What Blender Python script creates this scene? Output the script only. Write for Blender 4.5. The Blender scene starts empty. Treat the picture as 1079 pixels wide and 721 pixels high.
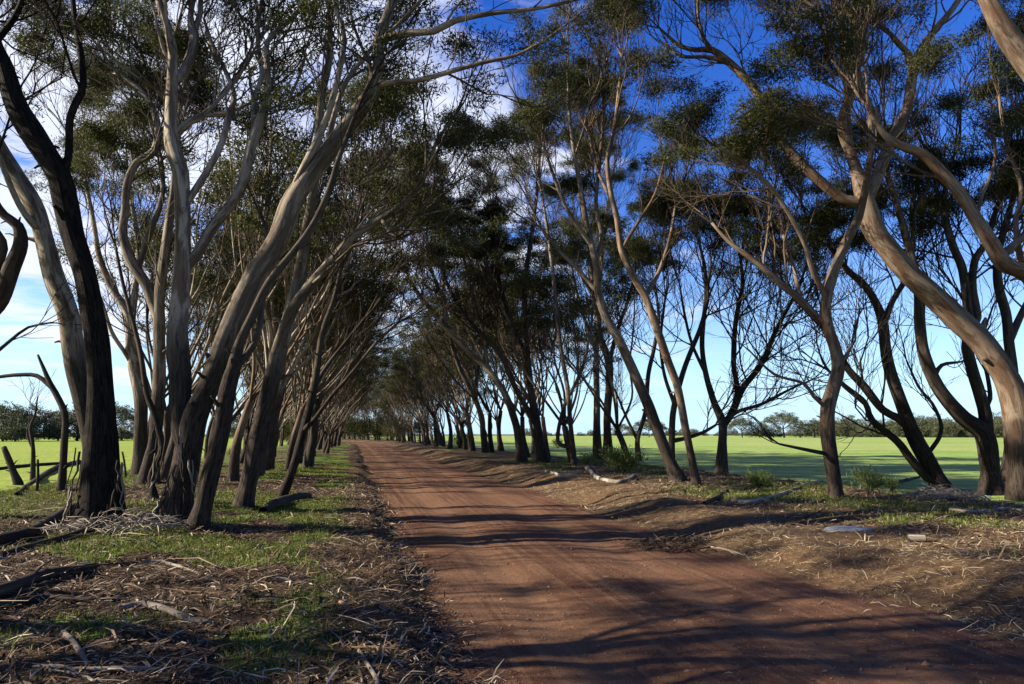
import bpy, math, random
import numpy as np
from mathutils import Vector

# ------------------------------------------------------------------ camera, sky, sun, exposure
S = bpy.context.scene
C = bpy.context.collection
CAM_H = 1.62
FPX = 719.0                      # focal length in photo pixels (1079 wide, 24 mm on 36 mm)
PITCH = math.radians(7.68)
YAW = math.radians(13.0)         # heading turned right of the road
cam_d = bpy.data.cameras.new("camera"); cam_d.lens = 24; cam_d.sensor_width = 36
cam_d.clip_start = 0.05; cam_d.clip_end = 9000
cam = bpy.data.objects.new("camera", cam_d); C.objects.link(cam)
cam.location = (0, 0, CAM_H); cam.rotation_euler = (math.pi/2 + PITCH, 0, -YAW)
S.camera = cam

SUN_EL = math.radians(28.0)
SUN_AZ = math.radians(-82.0)     # from +Y towards +X: the sun stands to the left, a little ahead
sun_dir = Vector((math.sin(SUN_AZ)*math.cos(SUN_EL), math.cos(SUN_AZ)*math.cos(SUN_EL), math.sin(SUN_EL)))
sl = bpy.data.lights.new("sun", 'SUN'); sl.energy = 5.0; sl.angle = math.radians(0.5); sl.color = (1.0, 0.91, 0.77)
so = bpy.data.objects.new("sun", sl); C.objects.link(so)
so.rotation_euler = sun_dir.to_track_quat('Z', 'Y').to_euler()

S.view_settings.view_transform = 'Standard'; S.view_settings.look = 'None'
S.view_settings.exposure = 1.6; S.view_settings.gamma = 1.0; S.view_settings.use_curve_mapping = False
S.cycles.max_bounces = 6; S.cycles.diffuse_bounces = 1; S.cycles.glossy_bounces = 2
S.cycles.transmission_bounces = 3; S.cycles.transparent_max_bounces = 8
S.cycles.use_denoising = True

W = bpy.data.worlds.new("World"); S.world = W; W.use_nodes = True

def lnk(nt, a, b): nt.links.new(a, b)

def build_sky():
    nt = W.node_tree; nt.nodes.clear()
    N = nt.nodes.new
    out = N('ShaderNodeOutputWorld'); bg = N('ShaderNodeBackground'); bg.inputs['Strength'].default_value = 0.05
    sky = N('ShaderNodeTexSky'); sky.sky_type = 'NISHITA'; sky.sun_disc = False
    sky.sun_elevation = SUN_EL; sky.sun_rotation = SUN_AZ
    sky.altitude = 0; sky.air_density = 1.0; sky.dust_density = 0.3; sky.ozone_density = 1.6
    hs = N('ShaderNodeHueSaturation'); hs.inputs['Saturation'].default_value = 1.45; hs.inputs['Hue'].default_value = 0.528; hs.inputs['Value'].default_value = 1.5
    lnk(nt, sky.outputs[0], hs.inputs['Color'])
    tc = N('ShaderNodeTexCoord'); sep = N('ShaderNodeSeparateXYZ'); lnk(nt, tc.outputs['Generated'], sep.inputs[0])
    def M(op, a, b=None, clamp=False):
        m = N('ShaderNodeMath'); m.operation = op; m.use_clamp = clamp
        for i, v in enumerate((a, b)):
            if v is None: continue
            if hasattr(v, 'links'): lnk(nt, v, m.inputs[i])
            else: m.inputs[i].default_value = v
        return m.outputs[0]
    def SM(v, lo, hi):
        m = N('ShaderNodeMapRange'); m.interpolation_type = 'SMOOTHSTEP'
        lnk(nt, v, m.inputs[0]); m.inputs[1].default_value = lo; m.inputs[2].default_value = hi
        return m.outputs[0]
    def MIX(f, a, b):
        m = N('ShaderNodeMix'); m.data_type = 'RGBA'; lnk(nt, f, m.inputs[0])
        for i, v in ((6, a), (7, b)):
            if hasattr(v, 'links'): lnk(nt, v, m.inputs[i])
            else: m.inputs[i].default_value = (*v, 1)
        return m.outputs[2]
    x, y, z = sep.outputs
    # pale blue haze close to the horizon instead of a yellow one
    front = SM(M('ADD', M('MULTIPLY', x, 0.22), M('MULTIPLY', y, 0.97)), -0.3, 0.6)
    hz = M('MULTIPLY', M('MULTIPLY', M('SUBTRACT', 1.0, SM(z, -0.05, 0.30)), 0.85), M('ADD', M('MULTIPLY', front, 0.7), 0.3))
    col = MIX(hz, hs.outputs[0], (3.5, 6.0, 9.3))
    zz = M('ADD', M('MAXIMUM', z, 0.0), 0.16)
    comb = N('ShaderNodeCombineXYZ'); lnk(nt, M('DIVIDE', x, zz), comb.inputs[0]); lnk(nt, M('DIVIDE', y, zz), comb.inputs[1])
    mp = N('ShaderNodeMapping'); lnk(nt, comb.outputs[0], mp.inputs[0])
    mp.inputs['Rotation'].default_value = (0, 0, math.radians(35)); mp.inputs['Scale'].default_value = (1.0, 1.5, 1.0)
    mp.inputs['Location'].default_value = (3.1, 1.7, 0)
    n = N('ShaderNodeTexNoise'); n.inputs['Scale'].default_value = 1.9; n.inputs['Detail'].default_value = 10
    n.inputs['Roughness'].default_value = 0.62; n.inputs['Distortion'].default_value = 0.5
    lnk(nt, mp.outputs[0], n.inputs['Vector'])
    # the cloud bank stands ahead and to the left; the right and the sky behind are clear
    fwd = M('ADD', M('MULTIPLY', x, -0.62), M('MULTIPLY', y, 0.78))
    side = SM(fwd, 0.22, 0.86)
    hi = SM(z, 0.04, 0.22)
    amt = M('MULTIPLY', side, M('ADD', M('MULTIPLY', hi, 0.19), 0.06))
    wisps = M('MULTIPLY', SM(M('ADD', M('MULTIPLY', x, -1.0), M('MULTIPLY', y, 0.9)), -0.15, 0.6), 0.15)
    thr = M('SUBTRACT', n.outputs['Fac'], M('SUBTRACT', M('SUBTRACT', 0.68, wisps), amt))
    cloud = M('MULTIPLY', SM(thr, 0.0, 0.24), 0.92)
    col = MIX(cloud, col, (6.6, 6.9, 7.9))
    lnk(nt, col, bg.inputs['Color']); lnk(nt, bg.outputs[0], out.inputs['Surface'])
build_sky()

# ------------------------------------------------------------------ helpers: noise, projection, mesh building
def _hash(ix, iy, seed):
    h = (ix.astype(np.int64)*374761393 + iy.astype(np.int64)*668265263 + seed*974634777) & 0x7fffffff
    h = ((h ^ (h >> 13))*1274126177) & 0x7fffffff
    return ((h ^ (h >> 16)) & 0xffff)/65535.0
def vnoise(x, y, seed=0):
    x = np.asarray(x, float); y = np.asarray(y, float)
    ix = np.floor(x); iy = np.floor(y); fx = x-ix; fy = y-iy
    fx = fx*fx*(3-2*fx); fy = fy*fy*(3-2*fy)
    a = _hash(ix, iy, seed); b = _hash(ix+1, iy, seed); c = _hash(ix, iy+1, seed); d = _hash(ix+1, iy+1, seed)
    return (a+(b-a)*fx) + ((c+(d-c)*fx)-(a+(b-a)*fx))*fy
def fbm(x, y, seed=0, octv=4):
    s = 0; a = 0.5; t = 0
    for k in range(octv):
        s = s + a*vnoise(np.asarray(x)*2**k, np.asarray(y)*2**k, seed+k*7); t += a; a *= 0.5
    return s/t
def sstep(a, b, x):
    t = np.clip((np.asarray(x, float)-a)/(b-a), 0, 1); return t*t*(3-2*t)

def road_cx(y):                       # the road swings left far off
    t = np.maximum(np.asarray(y, float)-95, 0)/60
    return -6.5*t*t/(1+0.12*t)

ROAD_L, ROAD_R = 0.80, 4.95
def terrain(x, y):
    x = np.asarray(x, float); y = np.asarray(y, float)
    u = x - road_cx(y)
    wob = (fbm(y*0.6, u*0.0+3, 11, 3)-0.5)*0.7
    wob2 = (fbm(y*0.5, u*0.0+9, 17, 3)-0.5)*1.1
    z = 0.19*(1-sstep(0.22, 0.80, u+wob))
    z = z - 0.34*sstep(-8.0, -11.0, u) + 0.12*(1-sstep(0.0, 2.3, np.abs(u+3.0)))
    bank = sstep(4.75, 6.5, u+wob2)
    z = z + bank*(0.30 + 0.26*(fbm(u*0.55, y*0.38, 5, 3)-0.5)*(1-sstep(8.5, 11, u)))
    z = z - 0.44*sstep(11.5, 15.5, u)
    off = np.maximum(1-sstep(0.3, 1.0, u), sstep(4.7, 5.4, u))
    near = 1-sstep(14, 40, np.abs(u))
    z = z + off*near*((fbm(u*1.3, y*1.3, 21, 4)-0.5)*0.13 + (fbm(u*7, y*7, 31, 3)-0.5)*0.05)
    z = z - 0.07*sstep(0.9, 1.3, u)*(1-sstep(4.3, 4.75, u))
    return z
def paddock_z(x, y): return 0.02+0.10*(fbm(x*0.5, y*0.5, 71, 4)-0.5) - 0.22*sstep(-10.8, -8.3, x) + 0.0004*np.abs(x)
def crop_z(x, y): return -0.02+0.12*(fbm(x*0.5, y*0.5, 73, 4)-0.5) - 0.30*sstep(15.0, 12.0, x) + 0.0012*np.maximum(x-60, 0)
def surf(x, y):                       # top of whatever ground lies at x, y
    x = np.asarray(x, float); y = np.asarray(y, float); z = terrain(x, y)
    z = np.maximum(z, np.where(x < -7.5, paddock_z(x, y), -9)); return np.maximum(z, np.where(x > 11.5, crop_z(x, y), -9))
def grass_mask(x, y):                 # where green grass grows on the verges
    u = np.asarray(x) - road_cx(y)
    m = fbm(u*0.75+4, np.asarray(y)*0.55, 51, 4)
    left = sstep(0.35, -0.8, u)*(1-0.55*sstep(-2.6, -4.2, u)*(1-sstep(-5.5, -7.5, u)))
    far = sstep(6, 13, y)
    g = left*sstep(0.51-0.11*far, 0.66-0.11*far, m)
    nearthin = 1-0.8*sstep(4.6, 3.4, y)  # thins the grass close to the camera
    edge = sstep(-7.0, -8.5, u)
    r = sstep(6.6, 8.0, u)*sstep(0.47, 0.66, m)*0.75
    return np.clip(np.maximum(np.maximum(g*nearthin, edge*0.95), r), 0, 1)

HEAD = np.array((math.sin(YAW), math.cos(YAW), 0.0))
FWD = np.array((math.sin(YAW)*math.cos(PITCH), math.cos(YAW)*math.cos(PITCH), math.sin(PITCH)))
RIGHT = np.array((math.cos(YAW), -math.sin(YAW), 0.0))
UP = np.cross(RIGHT, FWD)
EYE = np.array((0.0, 0.0, CAM_H))
def ray(px, py):
    return FWD + RIGHT*((px-539.5)/FPX) - UP*((py-360.5)/FPX)
def at_depth(px, py, D):              # point seen at px,py whose horizontal distance along the heading is D
    d = ray(px, py); return EYE + d*(D/float(d@HEAD))
_T = 1.5*1.004**np.arange(1500)
def ground_hit(px, py):
    d = ray(px, py); P = EYE+d[None]*_T[:, None]; below = P[:, 2] <= surf(P[:, 0], P[:, 1])
    i = int(np.argmax(below)) if below.any() else len(_T)-1
    lo, hi = _T[max(i-1, 0)], _T[i]; t = np.linspace(lo, hi, 12); P = EYE+d[None]*t[:, None]
    p = P[int(np.argmax(P[:, 2] <= surf(P[:, 0], P[:, 1])))] if below.any() else P[-1]
    return p.copy()
def mpp(D): return D/FPX              # metres per pixel near horizontal distance D

class MB:                             # collects quads / tris, links ONE mesh object
    def __init__(s): s.v = []; s.q = []; s.t = []; s.n = 0; s.bc = []; s.a = []
    def add(s, v, q=None, t=None, bc=None):
        v = np.asarray(v, float); s.v.append(v)
        if q is not None and len(q): s.q.append(np.asarray(q, np.int64)+s.n)
        if t is not None and len(t): s.t.append(np.asarray(t, np.int64)+s.n)
        s.bc.append(v if bc is None else np.asarray(bc, float)); s.n += len(v)
    def tube(s, pts, rad, sides=6, s0=None, rough=0.0, cap=True):
        pts = np.asarray(pts, float); rad = np.asarray(rad, float); n = len(pts)
        tg = np.gradient(pts, axis=0); tg /= (np.linalg.norm(tg, axis=1, keepdims=True)+1e-9)
        m = np.abs(tg).mean(0); ref = np.zeros(3); ref[int(np.argmin(m))] = 1
        n1 = np.cross(tg, ref); n1 /= (np.linalg.norm(n1, axis=1, keepdims=True)+1e-9); n2 = np.cross(tg, n1)
        ph = np.arange(sides)*(2*math.pi/sides); cs, sn = np.cos(ph), np.sin(ph)
        seg = np.r_[0, np.cumsum(np.linalg.norm(np.diff(pts, axis=0), axis=1))]
        off = random.random()*50 if s0 is None else s0
        R = rad[:, None]*np.ones((1, sides))
        if rough > 0:
            uu = (seg[:, None]+off)*1.1
            k = vnoise(ph[None, :]*1.1+uu*0.25, uu*1.3, 3) + vnoise(-ph[None, :]*1.1+20, uu*1.7, 4)*0.6 - 0.8
            k = k + 0.45*np.cos(ph[None, :]*3+uu*0.7)*0.5 + 0.3*np.sin(ph[None, :]*2-uu*0.5)*0.5
            R = R*(1+rough*k)
        v = pts[:, None, :] + R[:, :, None]*(cs[None, :, None]*n1[:, None, :] + sn[None, :, None]*n2[:, None, :])
        bc = np.stack([R*cs, R*sn, np.repeat((seg+off)[:, None], sides, 1)], -1)
        i = np.arange(n-1)[:, None]*sides; j = np.arange(sides)[None, :]; j2 = (j+1) % sides
        q = np.stack([i+j, i+j2, i+sides+j2, i+sides+j], -1).reshape(-1, 4)
        vv = v.reshape(-1, 3); bb = bc.reshape(-1, 3); t = None
        if cap:
            vv = np.vstack([vv, pts[-1:]]); bb = np.vstack([bb, [[0, 0, seg[-1]+off]]])
            b0 = (n-1)*sides; t = [[b0+k, b0+(k+1) % sides, n*sides] for k in range(sides)]
        s.add(vv, q, t, bb)
    def build(s, name, mat, parent=None, smooth=True, origin=None, attrs=None):
        me = bpy.data.meshes.new(name)
        V = np.vstack(s.v); 
        if origin is not None: V = V - np.asarray(origin)
        Q = np.vstack(s.q) if s.q else np.zeros((0, 4), np.int64)
        T = np.vstack(s.t) if s.t else np.zeros((0, 3), np.int64)
        me.vertices.add(len(V)); me.vertices.foreach_set('co', V.ravel().astype(np.float32))
        me.loops.add(Q.size+T.size); me.polygons.add(len(Q)+len(T))
        me.loops.foreach_set('vertex_index', np.concatenate([Q.ravel(), T.ravel()]).astype(np.int32))
        st = np.concatenate([np.arange(len(Q))*4, Q.size+np.arange(len(T))*3]).astype(np.int32)
        me.polygons.foreach_set('loop_start', st)
        if smooth: me.polygons.foreach_set('use_smooth', np.ones(len(Q)+len(T), bool))
        me.update(calc_edges=True)
        a = me.attributes.new('bark_co', 'FLOAT_VECTOR', 'POINT'); a.data.foreach_set('vector', np.vstack(s.bc).ravel().astype(np.float32))
        for k, arr in (attrs or {}).items():
            a = me.attributes.new(k, 'FLOAT', 'POINT'); a.data.foreach_set('value', np.asarray(arr, np.float32))
        me.materials.append(mat)
        o = bpy.data.objects.new(name, me); C.objects.link(o)
        if parent is not None: o.parent = parent
        return o

def tag(o, label, cat, group=None, kind=None):
    if label: o['label'] = label
    if cat: o['category'] = cat
    if group: o['group'] = group
    if kind: o['kind'] = kind
    return o
def thing(name, label, cat, loc, group=None, rz=0.0):
    o = bpy.data.objects.new(name, None); C.objects.link(o); o.empty_display_size = 0.3
    o.location = loc; o.rotation_euler = (0, 0, rz)
    return tag(o, label, cat, group)
def dup(root, loc, rz=0.0, sc=1.0, label=None, group=None):
    r = root.copy(); C.objects.link(r); r.location = loc; r.rotation_euler = (0, 0, rz); r.scale = (sc, sc, sc)
    if label: r['label'] = label
    if group: r['group'] = group
    for ch in list(root.children):
        c = ch.copy(); C.objects.link(c); c.parent = r
    return r

# ------------------------------------------------------------------ materials
def new_mat(name):
    m = bpy.data.materials.new(name); m.use_nodes = True; nt = m.node_tree; nt.nodes.clear()
    out = nt.nodes.new('ShaderNodeOutputMaterial'); b = nt.nodes.new('ShaderNodeBsdfPrincipled')
    b.inputs['Specular IOR Level'].default_value = 0.25
    lnk(nt, b.outputs[0], out.inputs['Surface'])
    return m, nt, b, out
class NB:
    def __init__(s, nt): s.nt = nt
    def node(s, t, **kw):
        n = s.nt.nodes.new(t)
        for k, v in kw.items(): setattr(n, k, v)
        return n
    def put(s, sock, v):
        if hasattr(v, 'links'): s.nt.links.new(v, sock)
        else: sock.default_value = v
    def attr(s, name, out='Fac'): n = s.node('ShaderNodeAttribute'); n.attribute_name = name; return n.outputs[out]
    def mapping(s, vec, scale=(1, 1, 1), loc=(0, 0, 0)):
        n = s.node('ShaderNodeMapping'); s.put(n.inputs[0], vec); n.inputs['Scale'].default_value = scale; n.inputs['Location'].default_value = loc; return n.outputs[0]
    def noise(s, vec, scale, detail=4, rough=0.55, dist=0.0, out='Fac'):
        n = s.node('ShaderNodeTexNoise'); s.put(n.inputs['Vector'], vec); n.inputs['Scale'].default_value = scale
        n.inputs['Detail'].default_value = detail; n.inputs['Roughness'].default_value = rough; n.inputs['Distortion'].default_value = dist
        return n.outputs[out]
    def voro(s, vec, scale, feat='F1', out='Distance'):
        n = s.node('ShaderNodeTexVoronoi'); n.feature = feat; s.put(n.inputs['Vector'], vec); n.inputs['Scale'].default_value = scale; return n.outputs[out]
    def math(s, op, a, b=0.0, clamp=False):
        n = s.node('ShaderNodeMath'); n.operation = op; n.use_clamp = clamp; s.put(n.inputs[0], a); s.put(n.inputs[1], b); return n.outputs[0]
    def smooth(s, v, lo, hi):
        n = s.node('ShaderNodeMapRange'); n.interpolation_type = 'SMOOTHSTEP'; s.put(n.inputs[0], v)
        n.inputs[1].default_value = lo; n.inputs[2].default_value = hi; return n.outputs[0]
    def mix(s, f, a, b, blend='MIX'):
        n = s.node('ShaderNodeMix'); n.data_type = 'RGBA'; n.blend_type = blend
        s.put(n.inputs[0], f)
        for i, v in ((6, a), (7, b)):
            s.put(n.inputs[i], v if hasattr(v, 'links') or len(v) == 4 else (*v, 1))
        return n.outputs[2]
    def bump(s, h, strength, dist):
        n = s.node('ShaderNodeBump'); n.inputs['Strength'].default_value = strength; n.inputs['Distance'].default_value = dist
        s.put(n.inputs['Height'], h); return n.outputs[0]

def bark_mat(name, c_light, c_mid, c_dark, stocking=2.0, stock_col=(0.024, 0.018, 0.014), rough_bump=0.5, flake=0.5, twig=(0.032, 0.024, 0.018)):
    m, nt, b, out = new_mat(name); k = NB(nt)
    bc = k.attr('bark_co', 'Vector')
    streak = k.noise(k.mapping(bc, (26, 26, 1.6)), 1.0, 6, 0.62, 0.4)
    patch = k.noise(k.mapping(bc, (5, 5, 0.9)), 1.0, 5, 0.6, 0.7)
    fine = k.noise(k.mapping(bc, (70, 70, 14)), 1.0, 4, 0.6)
    blot = k.noise(k.mapping(bc, (9, 9, 2.6)), 1.0, 6, 0.66, 0.9)
    col = k.mix(k.smooth(patch, 0.44, 0.56), c_light, c_mid)
    col = k.mix(k.math('MULTIPLY', k.smooth(streak, 0.52, 0.70), flake), col, c_dark)
    col = k.mix(k.math('MULTIPLY', k.smooth(blot, 0.55, 0.66), 0.7), col, c_dark)
    col = k.mix(k.math('MULTIPLY', k.smooth(fine, 0.35, 0.7), 0.25), col, c_dark)
    tc = k.node('ShaderNodeTexCoord'); sp = k.node('ShaderNodeSeparateXYZ'); k.put(sp.inputs[0], tc.outputs['Object'])
    oi = k.node('ShaderNodeObjectInfo')
    zz = k.math('ADD', sp.outputs[2], k.math('MULTIPLY', k.math('SUBTRACT', patch, 0.5), 3.2))
    stock = k.math('SUBTRACT', 1.0, k.smooth(zz, stocking-0.5, stocking+0.5))
    furrow = k.noise(k.mapping(bc, (34, 34, 3.4)), 1.0, 5, 0.65, 0.9)
    stc = k.mix(k.smooth(furrow, 0.38, 0.62), tuple(x*0.45 for x in stock_col), tuple(x*2.1 for x in stock_col))
    col = k.mix(k.math('MULTIPLY', stock, 0.93), col, stc)
    sb = k.node('ShaderNodeSeparateXYZ'); k.put(sb.inputs[0], bc)
    rr = k.math('SQRT', k.math('ADD', k.math('MULTIPLY', sb.outputs[0], sb.outputs[0]), k.math('MULTIPLY', sb.outputs[1], sb.outputs[1])))
    col = k.mix(k.math('MULTIPLY', k.math('SUBTRACT', 1.0, k.smooth(rr, 0.006, 0.03)), 0.75), col, twig)
    hs = k.node('ShaderNodeHueSaturation'); k.put(hs.inputs['Color'], col)
    k.put(hs.inputs['Value'], k.math('ADD', 0.82, k.math('MULTIPLY', oi.outputs['Random'], 0.36)))
    k.put(b.inputs['Base Color'], hs.outputs[0]); b.inputs['Roughness'].default_value = 0.85; b.inputs['Specular IOR Level'].default_value = 0.06
    h = k.math('ADD', k.math('MULTIPLY', streak, 0.5), k.math('MULTIPLY', k.math('MULTIPLY', furrow, stock), 1.6))
    h = k.math('ADD', h, k.math('MULTIPLY', fine, 0.2))
    k.put(b.inputs['Normal'], k.bump(h, rough_bump, 0.03))
    return m

BARK = {
 'pale':  bark_mat('pale_gum_bark',  (0.36, 0.30, 0.23), (0.15, 0.11, 0.077), (0.05, 0.033, 0.023), 2.8, flake=0.8),
 'grey':  bark_mat('grey_gum_bark',  (0.22, 0.18, 0.138), (0.10, 0.076, 0.055), (0.036, 0.026, 0.019), 2.6, flake=0.8),
 'brown': bark_mat('brown_gum_bark', (0.175, 0.132, 0.093), (0.105, 0.064, 0.040), (0.036, 0.022, 0.015), 1.5, flake=0.7),
 'dark':  bark_mat('dark_rough_bark', (0.05, 0.04, 0.032), (0.035, 0.027, 0.021), (0.016, 0.012, 0.010), 30.0, (0.017, 0.013, 0.0105), 1.0),
 'dim':   bark_mat('dim_gum_bark',   (0.085, 0.066, 0.050), (0.048, 0.036, 0.027), (0.020, 0.015, 0.011), 2.4, flake=0.7),
 'dead':  bark_mat('dead_wood',      (0.30, 0.26, 0.21), (0.18, 0.15, 0.115), (0.07, 0.052, 0.038), -30.0, twig=(0.20, 0.165, 0.125)),
 'log':   bark_mat('dark_log_bark',  (0.055, 0.044, 0.035), (0.034, 0.027, 0.021), (0.015, 0.012, 0.009), -30.0),
}

def leaf_mat(name, c1, c2, c3, trans=0.22):
    m, nt, b, out = new_mat(name); k = NB(nt)
    geo = k.node('ShaderNodeNewGeometry')
    big = k.noise(geo.outputs['Position'], 0.9, 3, 0.6)
    col = k.mix(k.smooth(big, 0.35, 0.65), c1, c2)
    col = k.mix(k.smooth(geo.outputs['Random Per Island'], 0.55, 1.0), col, c3)
    k.put(b.inputs['Base Color'], col); b.inputs['Roughness'].default_value = 0.62; b.inputs['Specular IOR Level'].default_value = 0.14
    tr = k.node('ShaderNodeBsdfTranslucent'); k.put(tr.inputs['Color'], k.mix(0.5, col, (0.12, 0.13, 0.02)))
    ms = k.node('ShaderNodeMixShader'); ms.inputs[0].default_value = trans
    lnk(nt, b.outputs[0], ms.inputs[1]); lnk(nt, tr.outputs[0], ms.inputs[2]); lnk(nt, ms.outputs[0], out.inputs['Surface'])
    return m
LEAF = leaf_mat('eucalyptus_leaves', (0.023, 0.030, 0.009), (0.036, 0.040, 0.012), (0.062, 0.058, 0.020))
LEAF_FAR = leaf_mat('hazy_scrub_leaves', (0.050, 0.060, 0.030), (0.062, 0.070, 0.034), (0.085, 0.085, 0.040), 0.1)  # distance haze put into the leaf colour: lighter and bluer than the near crowns
BUSH = leaf_mat('bush_leaves', (0.055, 0.085, 0.018), (0.085, 0.115, 0.026), (0.13, 0.14, 0.04), 0.25)
DRYB = leaf_mat('dry_brush', (0.13, 0.10, 0.055), (0.18, 0.14, 0.08), (0.26, 0.21, 0.12), 0.15)
GRASS = leaf_mat('grass_blades', (0.055, 0.095, 0.012), (0.11, 0.145, 0.020), (0.23, 0.21, 0.06), 0.3)

def litter_mat():
    m, nt, b, out = new_mat('leaf_litter'); k = NB(nt)
    geo = k.node('ShaderNodeNewGeometry')
    r = geo.outputs['Random Per Island']
    cr = k.node('ShaderNodeValToRGB'); k.put(cr.inputs[0], r)
    e = cr.color_ramp.elements; e[0].position = 0; e[0].color = (0.018, 0.012, 0.008, 1); e[1].position = 1; e[1].color = (0.44, 0.37, 0.28, 1)
    for p, c in ((0.35, (0.06, 0.038, 0.023, 1)), (0.65, (0.13, 0.085, 0.05, 1)), (0.88, (0.26, 0.19, 0.12, 1))):
        x = e.new(p); x.color = c
    k.put(b.inputs['Base Color'], cr.outputs[0]); b.inputs['Roughness'].default_value = 0.75; b.inputs['Specular IOR Level'].default_value = 0.1
    return m
LITTER = litter_mat()
def straw_mat():
    m, nt, b, out = new_mat('straw'); k = NB(nt)
    geo = k.node('ShaderNodeNewGeometry')
    col = k.mix(geo.outputs['Random Per Island'], (0.13, 0.09, 0.045), (0.46, 0.37, 0.22))
    k.put(b.inputs['Base Color'], col); b.inputs['Roughness'].default_value = 0.65
    return m
STRAW = straw_mat()

def ground_mat():
    m, nt, b, out = new_mat('verge_soil'); k = NB(nt)
    geo = k.node('ShaderNodeNewGeometry'); P = geo.outputs['Position']
    g = k.attr('grass'); st = k.attr('bank')
    n1 = k.noise(P, 1.4, 6, 0.6, 0.3); n2 = k.noise(P, 14, 6, 0.7, 0.5); n3 = k.noise(P, 60, 4, 0.7)
    soil = k.mix(k.smooth(n1, 0.35, 0.65), (0.040, 0.024, 0.013), (0.075, 0.047, 0.026))
    soil = k.mix(k.smooth(n2, 0.50, 0.72), soil, (0.115, 0.078, 0.044))
    soil = k.mix(k.math('MULTIPLY', k.smooth(n3, 0.58, 0.75), 0.6), soil, (0.19, 0.138, 0.082))
    soil = k.mix(k.math('MULTIPLY', k.smooth(n3, 0.44, 0.30), 0.75), soil, (0.025, 0.016, 0.010))
    bankc = k.mix(k.smooth(n2, 0.38, 0.64), (0.080, 0.045, 0.023), (0.150, 0.094, 0.048))
    bankc = k.mix(k.math('MULTIPLY', k.smooth(n3, 0.55, 0.72), 0.5), bankc, (0.25, 0.175, 0.095))
    bankc = k.mix(k.math('MULTIPLY', k.smooth(n3, 0.44, 0.30), 0.6), bankc, (0.07, 0.038, 0.022))
    col = k.mix(k.math('MULTIPLY', st, 0.9), soil, bankc)
    gr = k.mix(k.smooth(n2, 0.35, 0.65), (0.050, 0.085, 0.012), (0.115, 0.155, 0.026))
    gr = k.mix(k.math('MULTIPLY', k.smooth(n1, 0.55, 0.7), 0.4), gr, (0.16, 0.14, 0.05))
    gg = k.smooth(k.math('ADD', g, k.math('MULTIPLY', k.math('SUBTRACT', n2, 0.5), 0.9)), 0.25, 0.7)
    col = k.mix(k.math('MULTIPLY', gg, 0.85), col, gr)
    k.put(b.inputs['Base Color'], col); b.inputs['Roughness'].default_value = 0.9; b.inputs['Specular IOR Level'].default_value = 0.1
    h = k.math('ADD', k.math('MULTIPLY', n2, 1.0), k.math('MULTIPLY', n3, 0.5))
    k.put(b.inputs['Normal'], k.bump(h, 0.9, 0.05))
    return m
def road_mat():
    m, nt, b, out = new_mat('red_gravel'); k = NB(nt)
    geo = k.node('ShaderNodeNewGeometry'); P = geo.outputs['Position']
    w = k.attr('wear')                                    # polished wheel tracks
    n1 = k.noise(k.mapping(P, (1.1, 0.30, 1)), 1.3, 6, 0.6, 0.5)
    n2 = k.noise(P, 26, 5, 0.75); n3 = k.noise(P, 95, 3, 0.7)
    lines = k.noise(k.mapping(P, (9.0, 0.22, 1)), 1.0, 4, 0.6, 0.3)
    col = k.mix(k.smooth(n1, 0.32, 0.68), (0.060, 0.0255, 0.0125), (0.103, 0.047, 0.024))
    col = k.mix(k.math('MULTIPLY', k.smooth(lines, 0.45, 0.62), 0.6), col, (0.152, 0.083, 0.045))
    col = k.mix(k.math('MULTIPLY', w, 0.55), col, (0.152, 0.082, 0.044))
    col = k.mix(k.math('MULTIPLY', k.smooth(n3, 0.56, 0.74), 0.65), col, (0.27, 0.165, 0.095))
    col = k.mix(k.math('MULTIPLY', k.smooth(n2, 0.47, 0.33), 0.6), col, (0.042, 0.017, 0.009))
    k.put(b.inputs['Base Color'], col); b.inputs['Roughness'].default_value = 0.85; b.inputs['Specular IOR Level'].default_value = 0.12
    h = k.math('ADD', k.math('MULTIPLY', n2, 0.7), k.math('MULTIPLY', n3, 0.5))
    k.put(b.inputs['Normal'], k.bump(h, 0.7, 0.022))
    return m
def field_mat(name, c1, c2, c3):
    m, nt, b, out = new_mat(name); k = NB(nt)
    geo = k.node('ShaderNodeNewGeometry'); P = geo.outputs['Position']
    n1 = k.noise(k.mapping(P, (0.02, 0.035, 1)), 1.0, 5, 0.6, 0.4); n2 = k.noise(P, 2.2, 6, 0.7); n3 = k.noise(P, 0.25, 5, 0.6)
    col = k.mix(k.smooth(n1, 0.38, 0.62), c1, c2)
    col = k.mix(k.math('MULTIPLY', k.smooth(n3, 0.48, 0.66), 0.5), col, c3)
    col = k.mix(k.math('MULTIPLY', k.smooth(n2, 0.40, 0.62), 0.5), col, tuple(x*0.6 for x in c1))
    rows = k.noise(k.mapping(P, (0.05, 1.1, 1)), 1.0, 4, 0.7)
    col = k.mix(k.math('MULTIPLY', k.smooth(rows, 0.42, 0.62), 0.40), col, tuple(x*1.35 for x in c3))
    k.put(b.inputs['Base Color'], col); b.inputs['Roughness'].default_value = 0.9; b.inputs['Specular IOR Level'].default_value = 0.1
    k.put(b.inputs['Normal'], k.bump(n2, 0.8, 0.15))
    return m

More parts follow.
